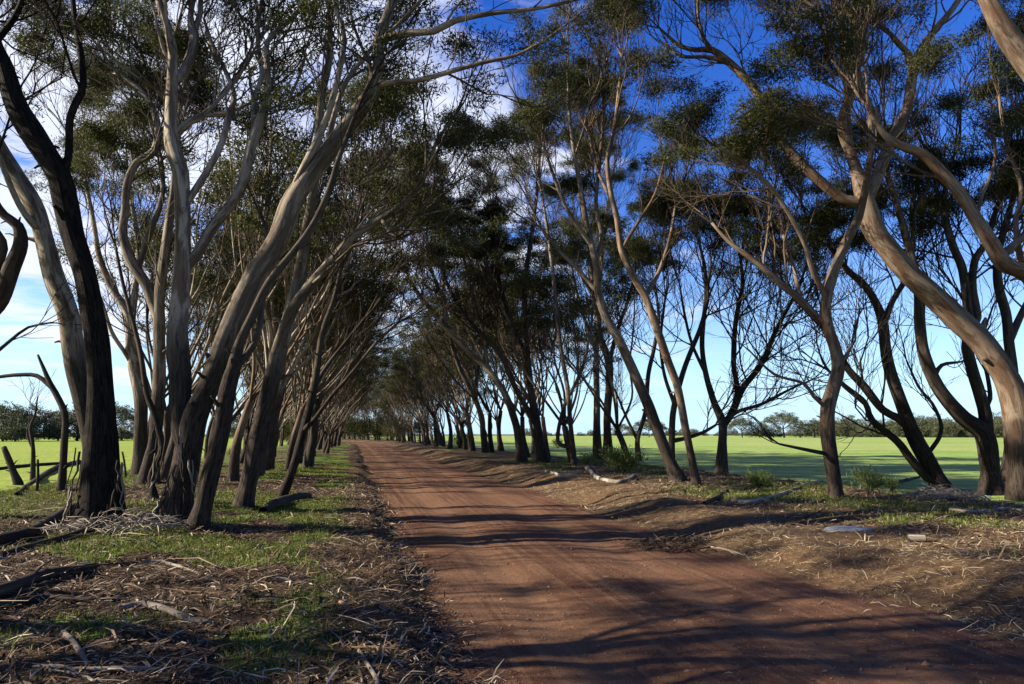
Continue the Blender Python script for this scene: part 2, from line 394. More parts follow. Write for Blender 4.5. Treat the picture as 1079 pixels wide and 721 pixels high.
# ------------------------------------------------------------------ the ground, road, fields
def lines(parts):
    r = []
    for a, b, st in parts:
        n = max(1, int(round((b-a)/st))); r += list(np.linspace(a, b, n, endpoint=False))
    return np.array(r+[parts[-1][1]])
def grid(mb, xs, ys, zf, shift=False):
    X, Y = np.meshgrid(xs, ys)
    if shift: X = X + road_cx(Y)
    Z = zf(X, Y); n, m = X.shape
    v = np.stack([X, Y, Z], -1).reshape(-1, 3)
    i = np.arange(n-1)[:, None]*m; j = np.arange(m-1)[None, :]
    q = np.stack([i+j, i+j+1, i+m+j+1, i+m+j], -1).reshape(-1, 4)
    mb.add(v, q); return v
mb = MB()
xs = lines([(-4000, -400, 450), (-400, -60, 40), (-60, -16, 3), (-16, -8, 0.4), (-8, 1.2, 0.07), (1.2, 4.6, 0.4), (4.6, 9.5, 0.08), (9.5, 16, 0.25), (16, 60, 3), (60, 400, 40), (400, 4000, 450)])
ys = lines([(-80, -6, 4), (-6, 1.5, 0.4), (1.5, 12, 0.07), (12, 26, 0.16), (26, 60, 0.6), (60, 240, 3), (240, 600, 40), (600, 4500, 400)])
v = grid(mb, xs, ys, terrain)
u = v[:, 0]-road_cx(v[:, 1])
bankA = sstep(4.3, 5.3, u)*(1-0.85*sstep(8.0, 10.5, u))*(0.55+0.9*(fbm(v[:, 0]*0.8, v[:, 1]*0.6, 61, 3)-0.2))
bankA = np.clip(bankA + 0.5*sstep(-0.1, 0.7, u)*(1-sstep(0.7, 1.6, u)), 0, 1)
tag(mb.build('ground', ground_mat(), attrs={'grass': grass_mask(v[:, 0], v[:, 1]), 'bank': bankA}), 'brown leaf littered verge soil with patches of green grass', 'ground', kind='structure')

def road_z(x, y):
    u = x-road_cx(y); c = (ROAD_L+ROAD_R)/2
    z = 0.045 - 0.028*((u-c)/2.0)**2
    for t in (1.75, 3.55): z = z - 0.030*np.exp(-((u-t-0.15*(fbm(y*0.15, y*0+t, 7, 2)-0.5))/0.28)**2)
    z = z + (fbm(u*2.2, y*0.8, 41, 4)-0.5)*0.035 + (fbm(u*14, y*14, 43, 2)-0.5)*0.012
    return z - 0.10*sstep(0.45, 0.0, u) - 0.10*sstep(5.2, 5.8, u)
mb = MB()
v = grid(mb, lines([(0.0, 5.8, 0.06)]), lines([(-30, 1.5, 0.6), (1.5, 12, 0.05), (12, 30, 0.12), (30, 80, 0.6), (80, 330, 3)]), road_z, True)
u = v[:, 0]-road_cx(v[:, 1])
wear = sum(np.exp(-((u-t-0.15*(fbm(v[:, 1]*0.15, v[:, 1]*0+t, 7, 2)-0.5))/0.34)**2) for t in (1.75, 3.55))
tag(mb.build('road', road_mat(), attrs={'wear': wear}), 'red brown gravel track running straight between the tree rows', 'road', kind='structure')

def field_obj(xs, label, mat, zf):
    mb = MB(); grid(mb, xs, lines([(-60, 10, 3), (10, 80, 0.7), (80, 300, 5), (300, 700, 40)]), zf)
    tag(mb.build('field', mat), label, 'field', kind='structure')
field_obj(lines([(-420, -60, 10), (-60, -16, 2), (-16, -7.5, 0.25)]), 'bright green grass paddock left of the trees',
    field_mat('green_paddock', (0.135, 0.215, 0.014), (0.180, 0.240, 0.022), (0.24, 0.235, 0.06)),
    paddock_z)
field_obj(lines([(11.5, 22, 0.25), (22, 80, 2), (80, 620, 10)]), 'yellow green crop paddock right of the trees',
    field_mat('crop_paddock', (0.135, 0.235, 0.028), (0.215, 0.265, 0.068), (0.28, 0.28, 0.11)),
    crop_z)

# ------------------------------------------------------------------ growing trees
rng = random.Random(4)
def nrm(a): return a/(np.linalg.norm(a)+1e-9)
def perp_dir(d, ang, rg):
    a = np.array((rg.gauss(0, 1), rg.gauss(0, 1), rg.gauss(0, 1))); a = nrm(a-d*float(a@d))
    return nrm(d*math.cos(ang)+a*math.sin(ang))
def spline(P, step):
    P = np.asarray(P, float); Q = np.vstack([2*P[0]-P[1], P, 2*P[-1]-P[-2]]); out = []
    for i in range(1, len(Q)-2):
        p0, p1, p2, p3 = Q[i-1], Q[i], Q[i+1], Q[i+2]
        n = max(2, int(np.linalg.norm((p2-p1)[:3])/step))
        t = np.linspace(0, 1, n, endpoint=False)[:, None]
        out.append(0.5*((2*p1)+(-p0+p2)*t+(2*p0-5*p1+4*p2-p3)*t*t+(-p0+3*p1-3*p2+p3)*t**3))
    out.append(P[-1:]); return np.vstack(out)

class Grower:
    """one tree's wood and leaf tips; rmin ends the twigs, trop pulls shoots up"""
    def __init__(s, seed, zleaf, rmin=0.0075, trop=0.10, kids=(1, 2), lean=(0, 0), bare=0.45):
        s.rg = random.Random(seed); s.zleaf = zleaf; s.rmin = rmin; s.trop = trop; s.kids = kids; s.tips = []; s.lean = np.array((*lean, 0.0)); s.nb = 0; s.bare = bare; s.wood = []
    def grow(s, mb, p, d, r, lvl=0):
        rg = s.rg; s.nb += 1
        L = (0.28+34*r)*rg.uniform(0.75, 1.3); n = 4 if r > 0.012 else 3
        pts = [p]; dirs = []
        for i in range(n):
            d = nrm(d + np.array((rg.gauss(0, .13), rg.gauss(0, .13), rg.gauss(0, .10)+s.trop)) + s.lean*0.05)
            p = p + d*(L/n); pts.append(p); dirs.append(d)
        r1 = max(r*0.62, 0.0032)
        mb.tube(pts, np.linspace(r, r1, n+1), 3 if r < 0.014 else (5 if r < 0.035 else 7), cap=False)
        if r < s.rmin or lvl > 5:
            zl = s.zleaf
            if p[2] > zl + rg.uniform(-0.6, 0.8): s.tips.append((*p, *d))
            return
        for _ in range(rg.randint(*s.kids)):
            i = rg.randint(1, n-1) if n > 1 else 0
            s.grow(mb, pts[i], perp_dir(dirs[i], math.radians(rg.uniform(22, 48)), rg), r*rg.uniform(.48, .66), lvl+1)
        for _ in range(2):
            s.grow(mb, p, perp_dir(d, math.radians(rg.uniform(8, 30)), rg), r*rg.uniform(.58, .74), lvl+1)
    def shoot(s, mb, p, d, r, lvl):
        """a side branch whose leaves sit in a flat cap on top of its fan of twigs"""
        dead = s.rg.random() < s.bare; keep = s.rmin
        if dead: s.rmin = keep*1.7
        n0 = len(s.tips); s.grow(mb, p, d, r, lvl); sub = s.tips[n0:]; del s.tips[n0:]; s.rmin = keep
        if not sub or dead: return
        A = np.array(sub); hi, lo = A[:, 2].max(), A[:, 2].min(); A = A[A[:, 2] >= hi-max(0.45*(hi-lo), 0.30)]
        c = A[:, :3].mean(0); A[:, :2] = c[:2]+(A[:, :2]-c[:2])*0.92
        rho = np.linalg.norm(A[:, :2]-c[:2], axis=1); R = rho.max()+0.25
        A[:, 2] = c[2]+0.05+0.22*R*(1-(rho/R)**2)+(A[:, 2]-c[2])*0.50      # a flat-topped pad
        s.tips += [tuple(t) for t in A]
    def limb(s, mb, nodes, sides=8, rough=0.10, side_from=0.35, density=1.0, rside=0.42, end=True, step=0.16, cap=True):
        """nodes: (x,y,z,r) along a limb; side shoots from side_from on"""
        rg = s.rg; A = spline(nodes, step); pts = A[:, :3].copy(); rad = np.maximum(A[:, 3], 0.004)
        mb.tube(pts, rad, sides, rough=rough, cap=cap); s.wood.append(np.c_[pts, rad])
        n = len(pts); L = float(np.sum(np.linalg.norm(np.diff(pts, axis=0), axis=1)))
        k = max(0, int(round(L*(1-side_from)*density*1.45)))
        for q in range(k):
            t = side_from+(1-side_from)*(q+rg.uniform(0.1, 0.9))/max(k, 1); i = min(int(t*(n-1)), n-2)
            d = nrm(pts[i+1]-pts[i]); r = min(rad[i]*rside*rg.uniform(.6, 1.25), 0.034)
            if r < 0.005: r = 0.005
            s.shoot(mb, pts[i], perp_dir(d, math.radians(rg.uniform(28, 58)), rg), r, 1 if r > .02 else 2)
        if end:
            d = nrm(pts[-1]-pts[-3])
            for _ in range(3):
                s.shoot(mb, pts[-1], perp_dir(d, math.radians(rg.uniform(8, 34)), rg), min(rad[-1]*rg.uniform(.6, .8), 0.035), 1)
    def crown(s, mb, per_tip=46, ll=0.104, lw=0.020, spread=0.150, flat=0.48, seed=1, view=False):
        if not s.tips: return False
        r = np.random.default_rng(seed); T = np.array(s.tips); cnt = np.full(len(T), per_tip); big = np.ones(len(T))
        if view:
            rel = T[:, :3]-EYE; dep = np.maximum(rel@FWD, .1); sx = 539.5+FPX*(rel@RIGHT)/dep; sy = 360.5-FPX*(rel@UP)/dep
            away = (sx < -60) | (sx > 1140) | (sy < -60); cnt[away] = per_tip//5; big[away] = 2.0
            close = np.clip(13.0/dep, .75, 1.25); cnt = np.maximum((cnt*close).astype(int), 8); big = big/np.sqrt(close)
        idx = np.repeat(np.arange(len(T)), cnt); n = len(idx); p = T[idx, :3]; d = T[idx, 3:]; ll = ll*big[idx][:, None]; lw = lw*big[idx][:, None]
        off = r.normal(0, 1, (n, 3)); off *= spread*2.0*r.random((n, 1))**0.42/np.linalg.norm(off, axis=1, keepdims=True); off[:, 2] *= flat
        off *= np.where(r.random((n, 1)) < 0.12, 1.7, 1.0)          # loose leaves round the pads
        p = p + off
        ax = d*0.5 + r.normal(0, 0.75, (n, 3)); ax[:, 2] -= 0.15; ax /= np.linalg.norm(ax, axis=1, keepdims=True)
        w = np.cross(ax, r.normal(0, 1, (n, 3))); w /= np.linalg.norm(w, axis=1, keepdims=True)+1e-9
        l = ll*r.uniform(.6, 1.3, (n, 1)); ww = lw*r.uniform(.7, 1.3, (n, 1))*0.5
        a = p; b = p+ax*l*0.45+w*ww; c = p+ax*l; e = p+ax*l*0.45-w*ww
        v = np.stack([a, b, c, e], 1).reshape(-1, 3); mb.add(v, np.arange(n*4).reshape(-1, 4)); return True

STATS = [0, 0]
def traced_tree(seed, label, group, bark, base, trunk, limbs=(), depth=None, zleaf=6.0, dens=1.0, trunk_side=0.75, per_tip=120,
                name='eucalyptus_tree', flare=1.42, rough=0.12, drift=0.0, dead=False, trunk_end=True, kids=(1, 2), rmin=0.0075, bare=0.42):
    """trunk: [(px,py,width_px)...] read off the photo from the base up; limbs: ([...nodes], depth drift, side_from, density)."""
    if depth is None:
        b = ground_hit(*base); D = float((b-EYE)@HEAD)
    else:
        D = depth; b = at_depth(base[0], base[1], D); b[2] = float(surf(b[0], b[1]))
    root = thing(name, label, 'dead tree' if dead else 'tree', b, group)
    bark, lbark = bark if isinstance(bark, tuple) else (bark, bark)
    def nodes(L, dr, D0=None):
        out = []; n = len(L)
        for i, (x, y, w) in enumerate(L):
            d = D + (D0 or 0) + dr*(i/max(n-1, 1))
            p = at_depth(x, y, d); out.append((*p, 0.46*w*mpp(d)))
        return np.array(out)
    g = Grower(seed, zleaf if not dead else 99, kids=kids, rmin=rmin, bare=bare+(0.06 if seed < 20 else 0))
    tn = nodes(trunk, drift); r0 = tn[0, 3]
    # foot of the trunk: sink it and flare it out to the roots
    foot = np.array([(b[0], b[1], b[2]-0.22, r0*flare*1.25), (b[0], b[1], b[2]+0.03, r0*flare)])
    keep = tn[tn[:, 2] > b[2]+0.22]
    tn = np.vstack([foot, keep])
    m = MB(); g.limb(m, tn, sides=16 if r0 > 0.12 else (12 if r0 > 0.05 else 8), rough=rough, side_from=trunk_side, density=dens, end=trunk_end, step=0.12)
    A = g.wood[0]; rg = g.rg
    for k in range(5 if r0 > .05 else 2):                       # broken-off branch stubs and knots
        i = rg.randrange(len(A)//6, max(len(A)//6+1, int(len(A)*.8))); 
        if i >= len(A)-1: continue
        d = perp_dir(nrm(A[i+1, :3]-A[i, :3]), math.radians(rg.uniform(45, 85)), rg); R = A[i, 3]; q = A[i, :3]+d*R*.75; L = rg.uniform(.25, 1.6)*R+.03; rr = R*rg.uniform(.12, .28)
        m.tube([q-d*R*.3, q+d*R*.12, q+d*(R*.25+L*.5)+np.array((0, 0, L*.12)), q+d*(R*.2+L)], [rr*1.7, rr*1.25, rr*.85, rr*.6], 8, rough=.22)
    m.build('trunk', bark, root, origin=b)
    for L in limbs:
        nd, dr, sf, dn = (tuple(L)+(0.0, 0.3, 1.0)[len(L)-1:])[:4] if isinstance(L, tuple) else (L, 0.0, 0.3, 1.0)
        A = np.vstack(g.wood); rel = A[:, :3]-EYE; dep = rel@FWD
        sx = 539.5+FPX*(rel@RIGHT)/dep; sy = 360.5-FPX*(rel@UP)/dep
        j = int(np.argmin((sx-nd[0][0])**2+(sy-nd[0][1])**2)); ln = nodes(nd, dr, float(rel[j]@HEAD)-D)
        if (sx[j]-nd[0][0])**2+(sy[j]-nd[0][1])**2 < 40**2:
            ln[0, :3] = A[j, :3]; ln[:, 3] = np.minimum(ln[:, 3], A[j, 3]*0.93); ln[0, 3] = min(A[j, 3]*0.9, ln[0, 3]*1.15)
        m = MB(); g.limb(m, ln, sides=10, rough=rough*0.7, side_from=sf, density=dn*dens)
        m.build('limb', lbark, root, origin=b)
    mc = MB()
    if not dead and g.crown(mc, per_tip=per_tip, seed=seed, view=True): mc.build('crown', LEAF, root, smooth=False, origin=b)
    STATS[0] += g.nb; STATS[1] += len(g.tips)
    return root

GL = 'eucalyptus trees along the left verge'; GR = 'eucalyptus trees along the right verge'
B = BARK
def peeling(root, base, D, n, w, h, seed):
    """ribbons of bark hanging off the foot of a trunk"""
    rg = random.Random(seed); b = np.array(root.location)
    for k in range(n):
        a = rg.uniform(math.pi, 2*math.pi)-YAW+rg.uniform(-.3, .3); r = w*rg.uniform(.92, 1.05); z = h*rg.uniform(.25, 1); L = rg.uniform(.25, .8)
        c = np.array((math.cos(a), math.sin(a), 0)); q = []
        for i in range(5):
            t = i/4; q.append(b+c*(r+.01+.16*t*t*rg.uniform(.3, 1))*np.array((1, 1, 0))+np.array((0, 0, max(z-L*t, .02)))+np.array((-c[1], c[0], 0))*.08*t*rg.uniform(-1, 1))
        m = MB(); m.tube(q, np.array((.014, .016, .014, .010, .004))*rg.uniform(.5, 1.2), 4)
        m.build('bark_strip', BARK['log'] if k % 3 else BARK['dead'], next(c for c in root.children if c.name.startswith('trunk')), origin=b)
# ---- left verge
lt1 = traced_tree(1, 'thick dark rough-barked trunk nearest the camera on the left verge', GL, B['dark'], (106, 553),
    [(106,553,46),(107,520,44),(106,495,39),(106,470,35),(106,405,27),(103,360,26),(98,330,25),(91,291,25),(77,249,25),(70,215,26),(62,185,26),(36,144,27),(17,111,25),(5,72,22),(-8,40,18),(-22,-30,15),(-30,-110,12)],
    [([(62,185,12),(72,167,9),(74,125,8.5),(83,103,8.5),(88,89,8),(85,55,8),(80,28,7),(77,0,6),(76,-40,5)], 0.5, 0.3, 1.3),
     ([(17,111,12),(-10,60,9),(20,10,7),(40,-60,5)], 0.8, 0.3, 1.0)], zleaf=7.4, flare=1.28, rough=0.16)
traced_tree(2, 'smooth pale grey trunk curving up to the left from behind the dark rough trunk', GL, B['pale'], (103, 536),
    [(103,536,22),(99,480,22),(90,430,22),(82,395,22),(77,360,23),(72,330,22),(57,291,22),(46,249,19),(35,215,19),(14,180,18),(-10,140,16),(-45,80,13),(-70,0,10)],
    [([(46,249,8),(20,215,7),(-5,150,6),(-20,70,5)], -0.8, 0.3, 1.0)], zleaf=7.0)
lt3 = traced_tree(3, 'big gum forking low into an upright pale stem and a stout stem leaning right', GL, (B['grey'], B['pale']), (182, 553),
    [(182,553,36),(188,520,32),(194,497,31),(199,470,30),(206,440,28),(219,410,25),(234,370,24),(248,338,25),(270,291,24),(295,249,24),(307,216,25),(321,192,23),(346,160,22),(374,122,20),(391,97,18),(399,64,14),(399,42,13),(408,17,11),(414,-5,9),(425,-60,7)],
    [([(194,470,24),(190,440,24),(190,400,25),(187,360,25),(188,338,23),(192,291,20),(193,230,18),(191,183,19),(182,155,18),(180,125,14),(182,86,13),(182,55,11),(176,28,10),(168,3,8),(160,-50,6)], 0.9, 0.55, 1.2),
     ([(182,90,13),(191,80,13),(203,53,13),(204,36,12),(201,17,7),(206,-10,6),(215,-60,5)], 0.9, 0.3, 1.2),
     ([(204,36,7),(211,14,6),(213,-5,5),(225,-40,4)], 1.0, 0.3, 1.0),
     ([(196,285,13),(207,269,13),(223,241,13),(243,216,12),(257,190,12),(265,155,12),(276,122,11),(282,103,9),(282,69,7),(282,44,6.5),(298,28,6),(318,8,5),(340,-20,4)], 0.9, 0.45, 1.3),
     ([(268,140,8),(268,105,6.5),(276,80,6),(272,44,5),(273,17,5),(279,-10,4)], 0.9, 0.35, 1.2),
     ([(184,145,9),(190,136,8.5),(200,128,8.5),(215,122,8)], 0.3, 0.95, 0.5),
     ([(193,215,8),(220,178,8),(234,150,8),(243,117,7.5),(247,100,6),(234,67,5),(225,50,4.5),(215,20,3)], 1.3, 0.3, 1.4),
     ([(307,216,9),(313,192,9),(331,155,9),(349,111,7.5),(363,42,6.5),(355,14,5.5),(351,-5,5),(350,-40,4)], -0.5, 0.35, 1.3),
     ([(398,92,10),(410,88,7),(435,86,6.5),(460,80,6),(480,74,6),(510,66,5),(545,58,4),(575,42,3)], -0.8, 0.3, 1.5),
     ([(402,44,9),(430,35,9),(458,33,8.5),(480,22,7.5),(520,14,6),(560,10,5),(600,2,4)], -0.8, 0.3, 1.5),
     ([(340,165,7),(362,92,6),(391,52,5),(405,25,4)], 0.4, 0.3, 1.0)], zleaf=6.9, flare=1.3, rough=0.16)
traced_tree(4, 'dark stem leaning right just beside the low-forked gum', GL, B['dim'], (209, 557),
    [(209,557,19),(214,535,20),(222,500,21),(233,455,20),(240,410,19),(246,388,16),(252,362,11),(265,335,10),(284,297,9),(304,272,8),(328,240,7.5),(345,205,7),(358,165,6),(375,120,5)],
    [([(246,388,10),(262,372,7.5),(272,352,7),(276,325,6),(282,280,5),(280,240,4)], 0.8, 0.35, 1.1)], zleaf=6.0)
traced_tree(5, 'dark-footed gum splitting into a red-brown stem and a pale stem arching over the road', GL, B['grey'], (257, 534),
    [(257,534,17),(262,510,19),(268,485,20),(273,460,21),(284,410,20),(297,360,17),(304,335,15),(312,305,14),(318,277,14),(322,249,13),(326,230,12),(333,180,10),(337,122,9),(341,92,8.5),(347,64,8),(348,28,7),(350,-10,6)],
    [([(278,430,12),(287,385,12),(298,352,13),(311,322,13),(333,294,12),(355,269,11),(374,248,10.5),(402,231,9),(424,216,8),(441,197,6),(449,183,5),(460,150,4),(480,120,3)], -1.0, 0.4, 1.3),
     ([(402,231,5),(418,250,4.5),(440,225,4),(455,205,3)], -1.0, 0.3, 1.2)], zleaf=6.3)
traced_tree(6, 'thin dark stem leaning hard right over the grass by the road edge', GL, B['dim'], (297, 526),
    [(297,526,9),(309,493,9.5),(320,454,10),(331,409,8.5),(335,382,7.5),(340,350,6.5),(352,315,5.5),(360,280,4.5)],
    [([(320,454,6),(333,440,5),(349,418,4.5),(371,393,4),(396,362,3.5),(420,340,2.5)], -1.5, 0.4, 1.2),
     ([(331,409,5),(345,385,4.5),(365,360,4),(385,335,3)], 1.0, 0.4, 1.2)], zleaf=5.4)
traced_tree(7, 'pale stem with a dark foot standing left of its twin behind the dark rough trunk', GL, B['pale'], (148, 500),
    [(148,500,14),(148,470,14),(149,430,14),(145,400,14),(139,370,14),(138,345,12),(134,328,10),(119,305,8),(105,270,6.5),(98,230,5),(90,190,4)],
    [([(138,340,9),(141,318,8),(144,291,7),(146,260,6),(140,220,5),(135,180,4)], 1.0, 0.3, 1.2),
     ([(142,390,6),(132,372,5),(118,350,4.5),(108,320,4),(95,285,3)], -0.8, 0.3, 1.2)], zleaf=6.0)
traced_tree(8, 'brown-grey stem with a long crooked limb reaching left and up', GL, B['grey'], (156, 509),
    [(156,509,17),(160,480,15),(164,460,14),(168,400,14),(168,320,13),(171,291,12),(178,236,10),(183,200,8),(186,150,6),(192,100,5)],
    [([(172,338,11),(155,302,12),(139,277,12),(130,249,10),(132,222,9),(134,195,9),(144,172,9),(162,160,9),(167,139,8.5),(162,117,8),(150,97,7),(128,78,6),(111,67,5),(94,55,4),(70,40,3)], 0.4, 0.4, 1.8),
     ([(146,285,7),(150,269,7),(160,241,7),(169,216,6.5),(172,194,5.5),(168,160,4),(150,130,3)], 0.8, 0.35, 1.4),
     ([(164,150,5),(158,100,4),(150,60,4),(130,20,3)], 1.0, 0.3, 1.5)], zleaf=6.3)
traced_tree(9, 'thin crooked sapling snaking up in front of the twin pale stems', GL, B['dim'], (163, 527),
    [(163,527,7),(159,504,7),(166,485,7),(171,471,7.5),(164,440,7),(155,415,6.5),(151,388,6),(147,365,5.5),(138,330,4.5),(130,300,4),(122,260,3)], [], zleaf=5.5, trunk_side=0.6)
traced_tree(10, 'bare dead sapling with one long limb pointing left against the paddock', GL, B['log'], (65, 517),
    [(65,517,8),(67,490,8),(68,471,8),(69,438,7.5),(62,420,7),(53,404,6),(46,388,4),(40,374,2.5)],
    [([(55,407,5.5),(39,396,5),(19,395,4.5),(0,397,4),(-40,403,2.5)], 0.3, 0.8, 0.6)], dead=True, trunk_end=False, trunk_side=0.96, rough=0.2)
traced_tree(11, 'spindly dead sapling with a forked tip at the paddock edge', GL, B['log'], (35, 506),
    [(35,506,4.2),(35,471,3.8),(32,451,3.2),(37,437,2.5),(40,418,1.2)], [([(34,475,2.5),(29,458,2),(31,445,1.2)], 0.2, 0.9, 0.5)], dead=True, trunk_end=False, trunk_side=0.8, rough=0.2)
traced_tree(12, 'short broken stump leaning left at the paddock edge', GL, B['log'], (19, 511), [(19,511,7.5),(14,497,7),(9,484,6.5),(4,471,5.5)], [], dead=True, trunk_end=False, trunk_side=1.0, name='dead_stump', rough=0.2)
traced_tree(13, 'crooked dark stem entering at the left edge of the view, crown out of sight', GL, B['dim'], (-62, 545),
    [(-62,545,24),(-58,470,21),(-45,400,19),(-18,340,19),(0,316,19),(12,285,18),(22,258,15),(19,238,12),(5,227,10),(-8,205,9),(-20,150,8),(-25,90,6)],
    [([(-8,325,11),(-6,290,10),(4,262,9),(-2,246,8),(-20,225,6),(-40,180,4)], 0.4, 0.4, 1.0),
     ([(-40,395,8),(-15,380,5),(10,360,4),(30,345,3),(55,340,2)], 0.5, 0.3, 2.0)], zleaf=6.6)
peeling(lt1, None, 0, 16, .40, 1.3, 1); peeling(lt3, None, 0, 22, .31, 1.5, 3)
# ---- right verge
traced_tree(21, 'largest smooth tan gum at the right, bending far left over the road', GR, B['brown'], (1077, 527),
    [(1077,527,30),(1076,500,28),(1072,450,28),(1068,420,28),(1058,395,27),(1036,362,27),(1013,340,27),(985,314,26),(958,289,25),(936,264,24),(922,245,24),(913,222,24),(905,190,16),(897,164,12),(888,140,11),(888,123,11),(897,98,12),(901,75,12),(906,53,12),(905,33,12),(897,17,12),(885,5,11),(866,-20,9),(840,-70,7)],
    [([(912,215,14),(891,211,12),(865,192,12),(833,161,12),(814,136,11.5),(803,108,11),(791,89,10),(769,67,9),(750,53,8),(733,53,6),(717,49,5),(708,42,4),(695,30,2.5)], 0.5, 0.55, 1.0),
     ([(769,67,6),(756,63,5.5),(742,60,5),(719,60,4),(708,54,2.5)], 0.0, 0.6, 1.0),
     ([(752,56,5),(742,42,5),(736,22,4.5),(735,0,4),(736,-30,3)], 0.2, 0.4, 1.2),
     ([(912,215,15),(922,190,14),(935,158,13),(938,148,12),(955,117,12),(963,70,11),(974,47,9),(991,25,8),(1008,3,7),(1025,-30,5)], 0.9, 0.5, 1.2),
     ([(963,70,8),(955,55,7.5),(947,47,7),(935,33,5),(922,22,4)], -0.5, 0.5, 1.2),
     ([(936,150,7),(930,140,7),(922,120,6),(914,105,5)], -0.3, 0.5, 1.2),
     ([(897,165,6),(892,105,5.5),(887,42,5),(884,0,4.5),(882,-40,3)], -0.4, 0.5, 1.2)], zleaf=7.0, flare=1.1, trunk_side=0.8)
traced_tree(22, 'crooked brown stem standing alone in front of the crop with a dead side branch', GR, B['brown'], (881, 524),
    [(881,524,15),(879,506,14),(875,479,14.5),(872,456,15),(872,431,15),(878,409,15),(883,390,15),(881,370,14),(873,346,13),(870,322,12),(876,294,12),(884,272,11.5),(895,247,11),(904,230,10),(912,195,8),(918,150,7),(915,110,5)],
    [([(868,344,9),(862,336,8.5),(843,316,8),(823,300,7.5),(804,283,7),(787,269,6),(768,255,4.5),(750,235,3)], 0.6, 0.3, 1.6),
     ([(870,320,7),(868,310,6.5),(856,286,6),(848,258,5.5),(834,230,5),(818,205,5),(801,186,4.5),(776,167,3.5),(755,155,2.5)], -0.5, 0.35, 1.5),
     ([(845,318,5),(837,286,4.5),(826,250,4),(822,225,3),(815,195,2)], 1.0, 0.3, 1.5),
     ([(869,432,4.5),(857,418,4),(846,404,3.5),(815,394,3),(788,368,1.8)], -0.4, 0.35, 1.6),
     ([(884,388,4),(890,376,3.5),(901,359,2.5)], 0.3, 0.6, 1),
     ([(872,478,4.5),(849,474,4),(821,468,2.5)], -0.5, 0.7, 0.8)], zleaf=6.3, rough=0.2, flare=1.1)
traced_tree(23, 'dark gum splayed into three stems leaning left, heap of bark at its foot', GR, B['dim'], (991, 516),
    [(991,516,18),(985,500,18),(977,485,18),(963,460,17),(952,432,14.5),(941,401,13),(934,373,12),(930,340,11),(922,318,9),(910,300,8),(893,285,7),(875,262,5)],
    [([(958,452,10),(945,440,9.5),(930,432,9),(910,407,9),(894,390,8),(878,362,6.5),(862,340,5),(840,318,3.5)], 0.7, 0.35, 1.5),
     ([(982,508,10),(977,504,9.5),(958,482,9),(945,465,8.5),(919,443,7),(911,424,6),(891,407,4.5),(872,390,3)], -0.6, 0.35, 1.4),
     ([(930,345,7),(940,318,6.5),(955,292,6),(962,262,5),(960,230,4)], 1.0, 0.3, 1.5),
     ([(984,478,4.5),(990,460,4.5),(991,445,4),(982,425,3.5),(968,408,3),(955,380,2)], 0.5, 0.4, 1.2)], zleaf=5.9)
traced_tree(24, 'stout gum forking into a V above the crop, beside the largest tan gum', GR, B['dim'], (1045, 521),
    [(1045,521,22),(1044,500,20),(1042,485,20),(1036,457,20),(1014,440,17),(997,421,15),(983,399,14),(973,373,13),(969,340,12),(968,310,11),(960,270,9),(948,225,7.5),(935,185,6)],
    [([(1036,462,15),(1038,438,14),(1032,415,13),(1024,390,12.5),(1019,365,12),(1021,340,10.5),(1019,322,10),(1014,284,9.5),(1005,262,9),(997,236,8),(994,214,7),(1000,180,5)], 0.6, 0.4, 1.5),
     ([(1020,345,8),(1030,335,8),(1025,303,8),(1027,275,8),(1039,255,7),(1050,220,5.5),(1065,180,4)], 0.7, 0.3, 1.5),
     ([(1036,430,5),(1043,420,5),(1040,395,4.5),(1033,370,4)], 0.4, 0.3, 1.5),
     ([(983,399,5),(992,385,4.5),(1008,382,3),(1014,381,2)], 0.2, 0.4, 1.5)], zleaf=6.6)
traced_tree(25, 'gum at the right edge whose long brown limb reaches left across the sky', GR, B['brown'], (1128, 541),
    [(1128,541,26),(1122,480,23),(1112,400,21),(1100,330,19),(1085,292,18),(1058,278,17.5),(1044,256,16),(1028,231,15),(1011,203,14),(991,181,13),(972,163,12),(950,154,10),(930,140,7),(915,115,5)],
    [([(1052,268,10),(1064,262,9),(1079,248,8.5),(1095,225,7),(1100,180,5)], 0.4, 0.3, 1.5),
     ([(1100,330,9),(1085,310,7),(1070,240,6),(1076,200,5),(1060,150,4),(1052,100,3)], 1.0, 0.3, 1.5),
     ([(1028,231,5),(1035,205,4),(1048,170,3.5),(1044,130,2.5)], 0.6, 0.3, 1.5)], zleaf=6.0)
traced_tree(38, 'dark stem rising close behind the largest tan gum', GR, B['dim'], (1060, 519),
    [(1060,519,14),(1064,480,13),(1068,430,12),(1067,395,11.5),(1063,360,11),(1060,331,10.5),(1052,302,10),(1051,275,8.5),(1058,240,7),(1068,205,6),(1072,160,5)],
    [([(1063,360,8),(1074,335,7.5),(1088,305,6),(1100,270,5)], 0.5, 0.3, 1.5)], zleaf=6.3)
traced_tree(26, 'gum whose thick red-brown limb crosses the upper right corner of the view', GR, B['brown'], (1240, 590),
    [(1240,590,44),(1232,500,40),(1215,400,37),(1180,290,34),(1140,180,31),(1108,105,29),(1079,61,27),(1064,42,25),(1052,22,23),(1041,0,20),(1020,-50,17),(985,-110,13),(940,-160,9)],
    [([(1030,-30,10),(1060,-90,8),(1080,-140,6)], 0.5, 0.3, 1.2)], zleaf=6.9, trunk_side=0.88)
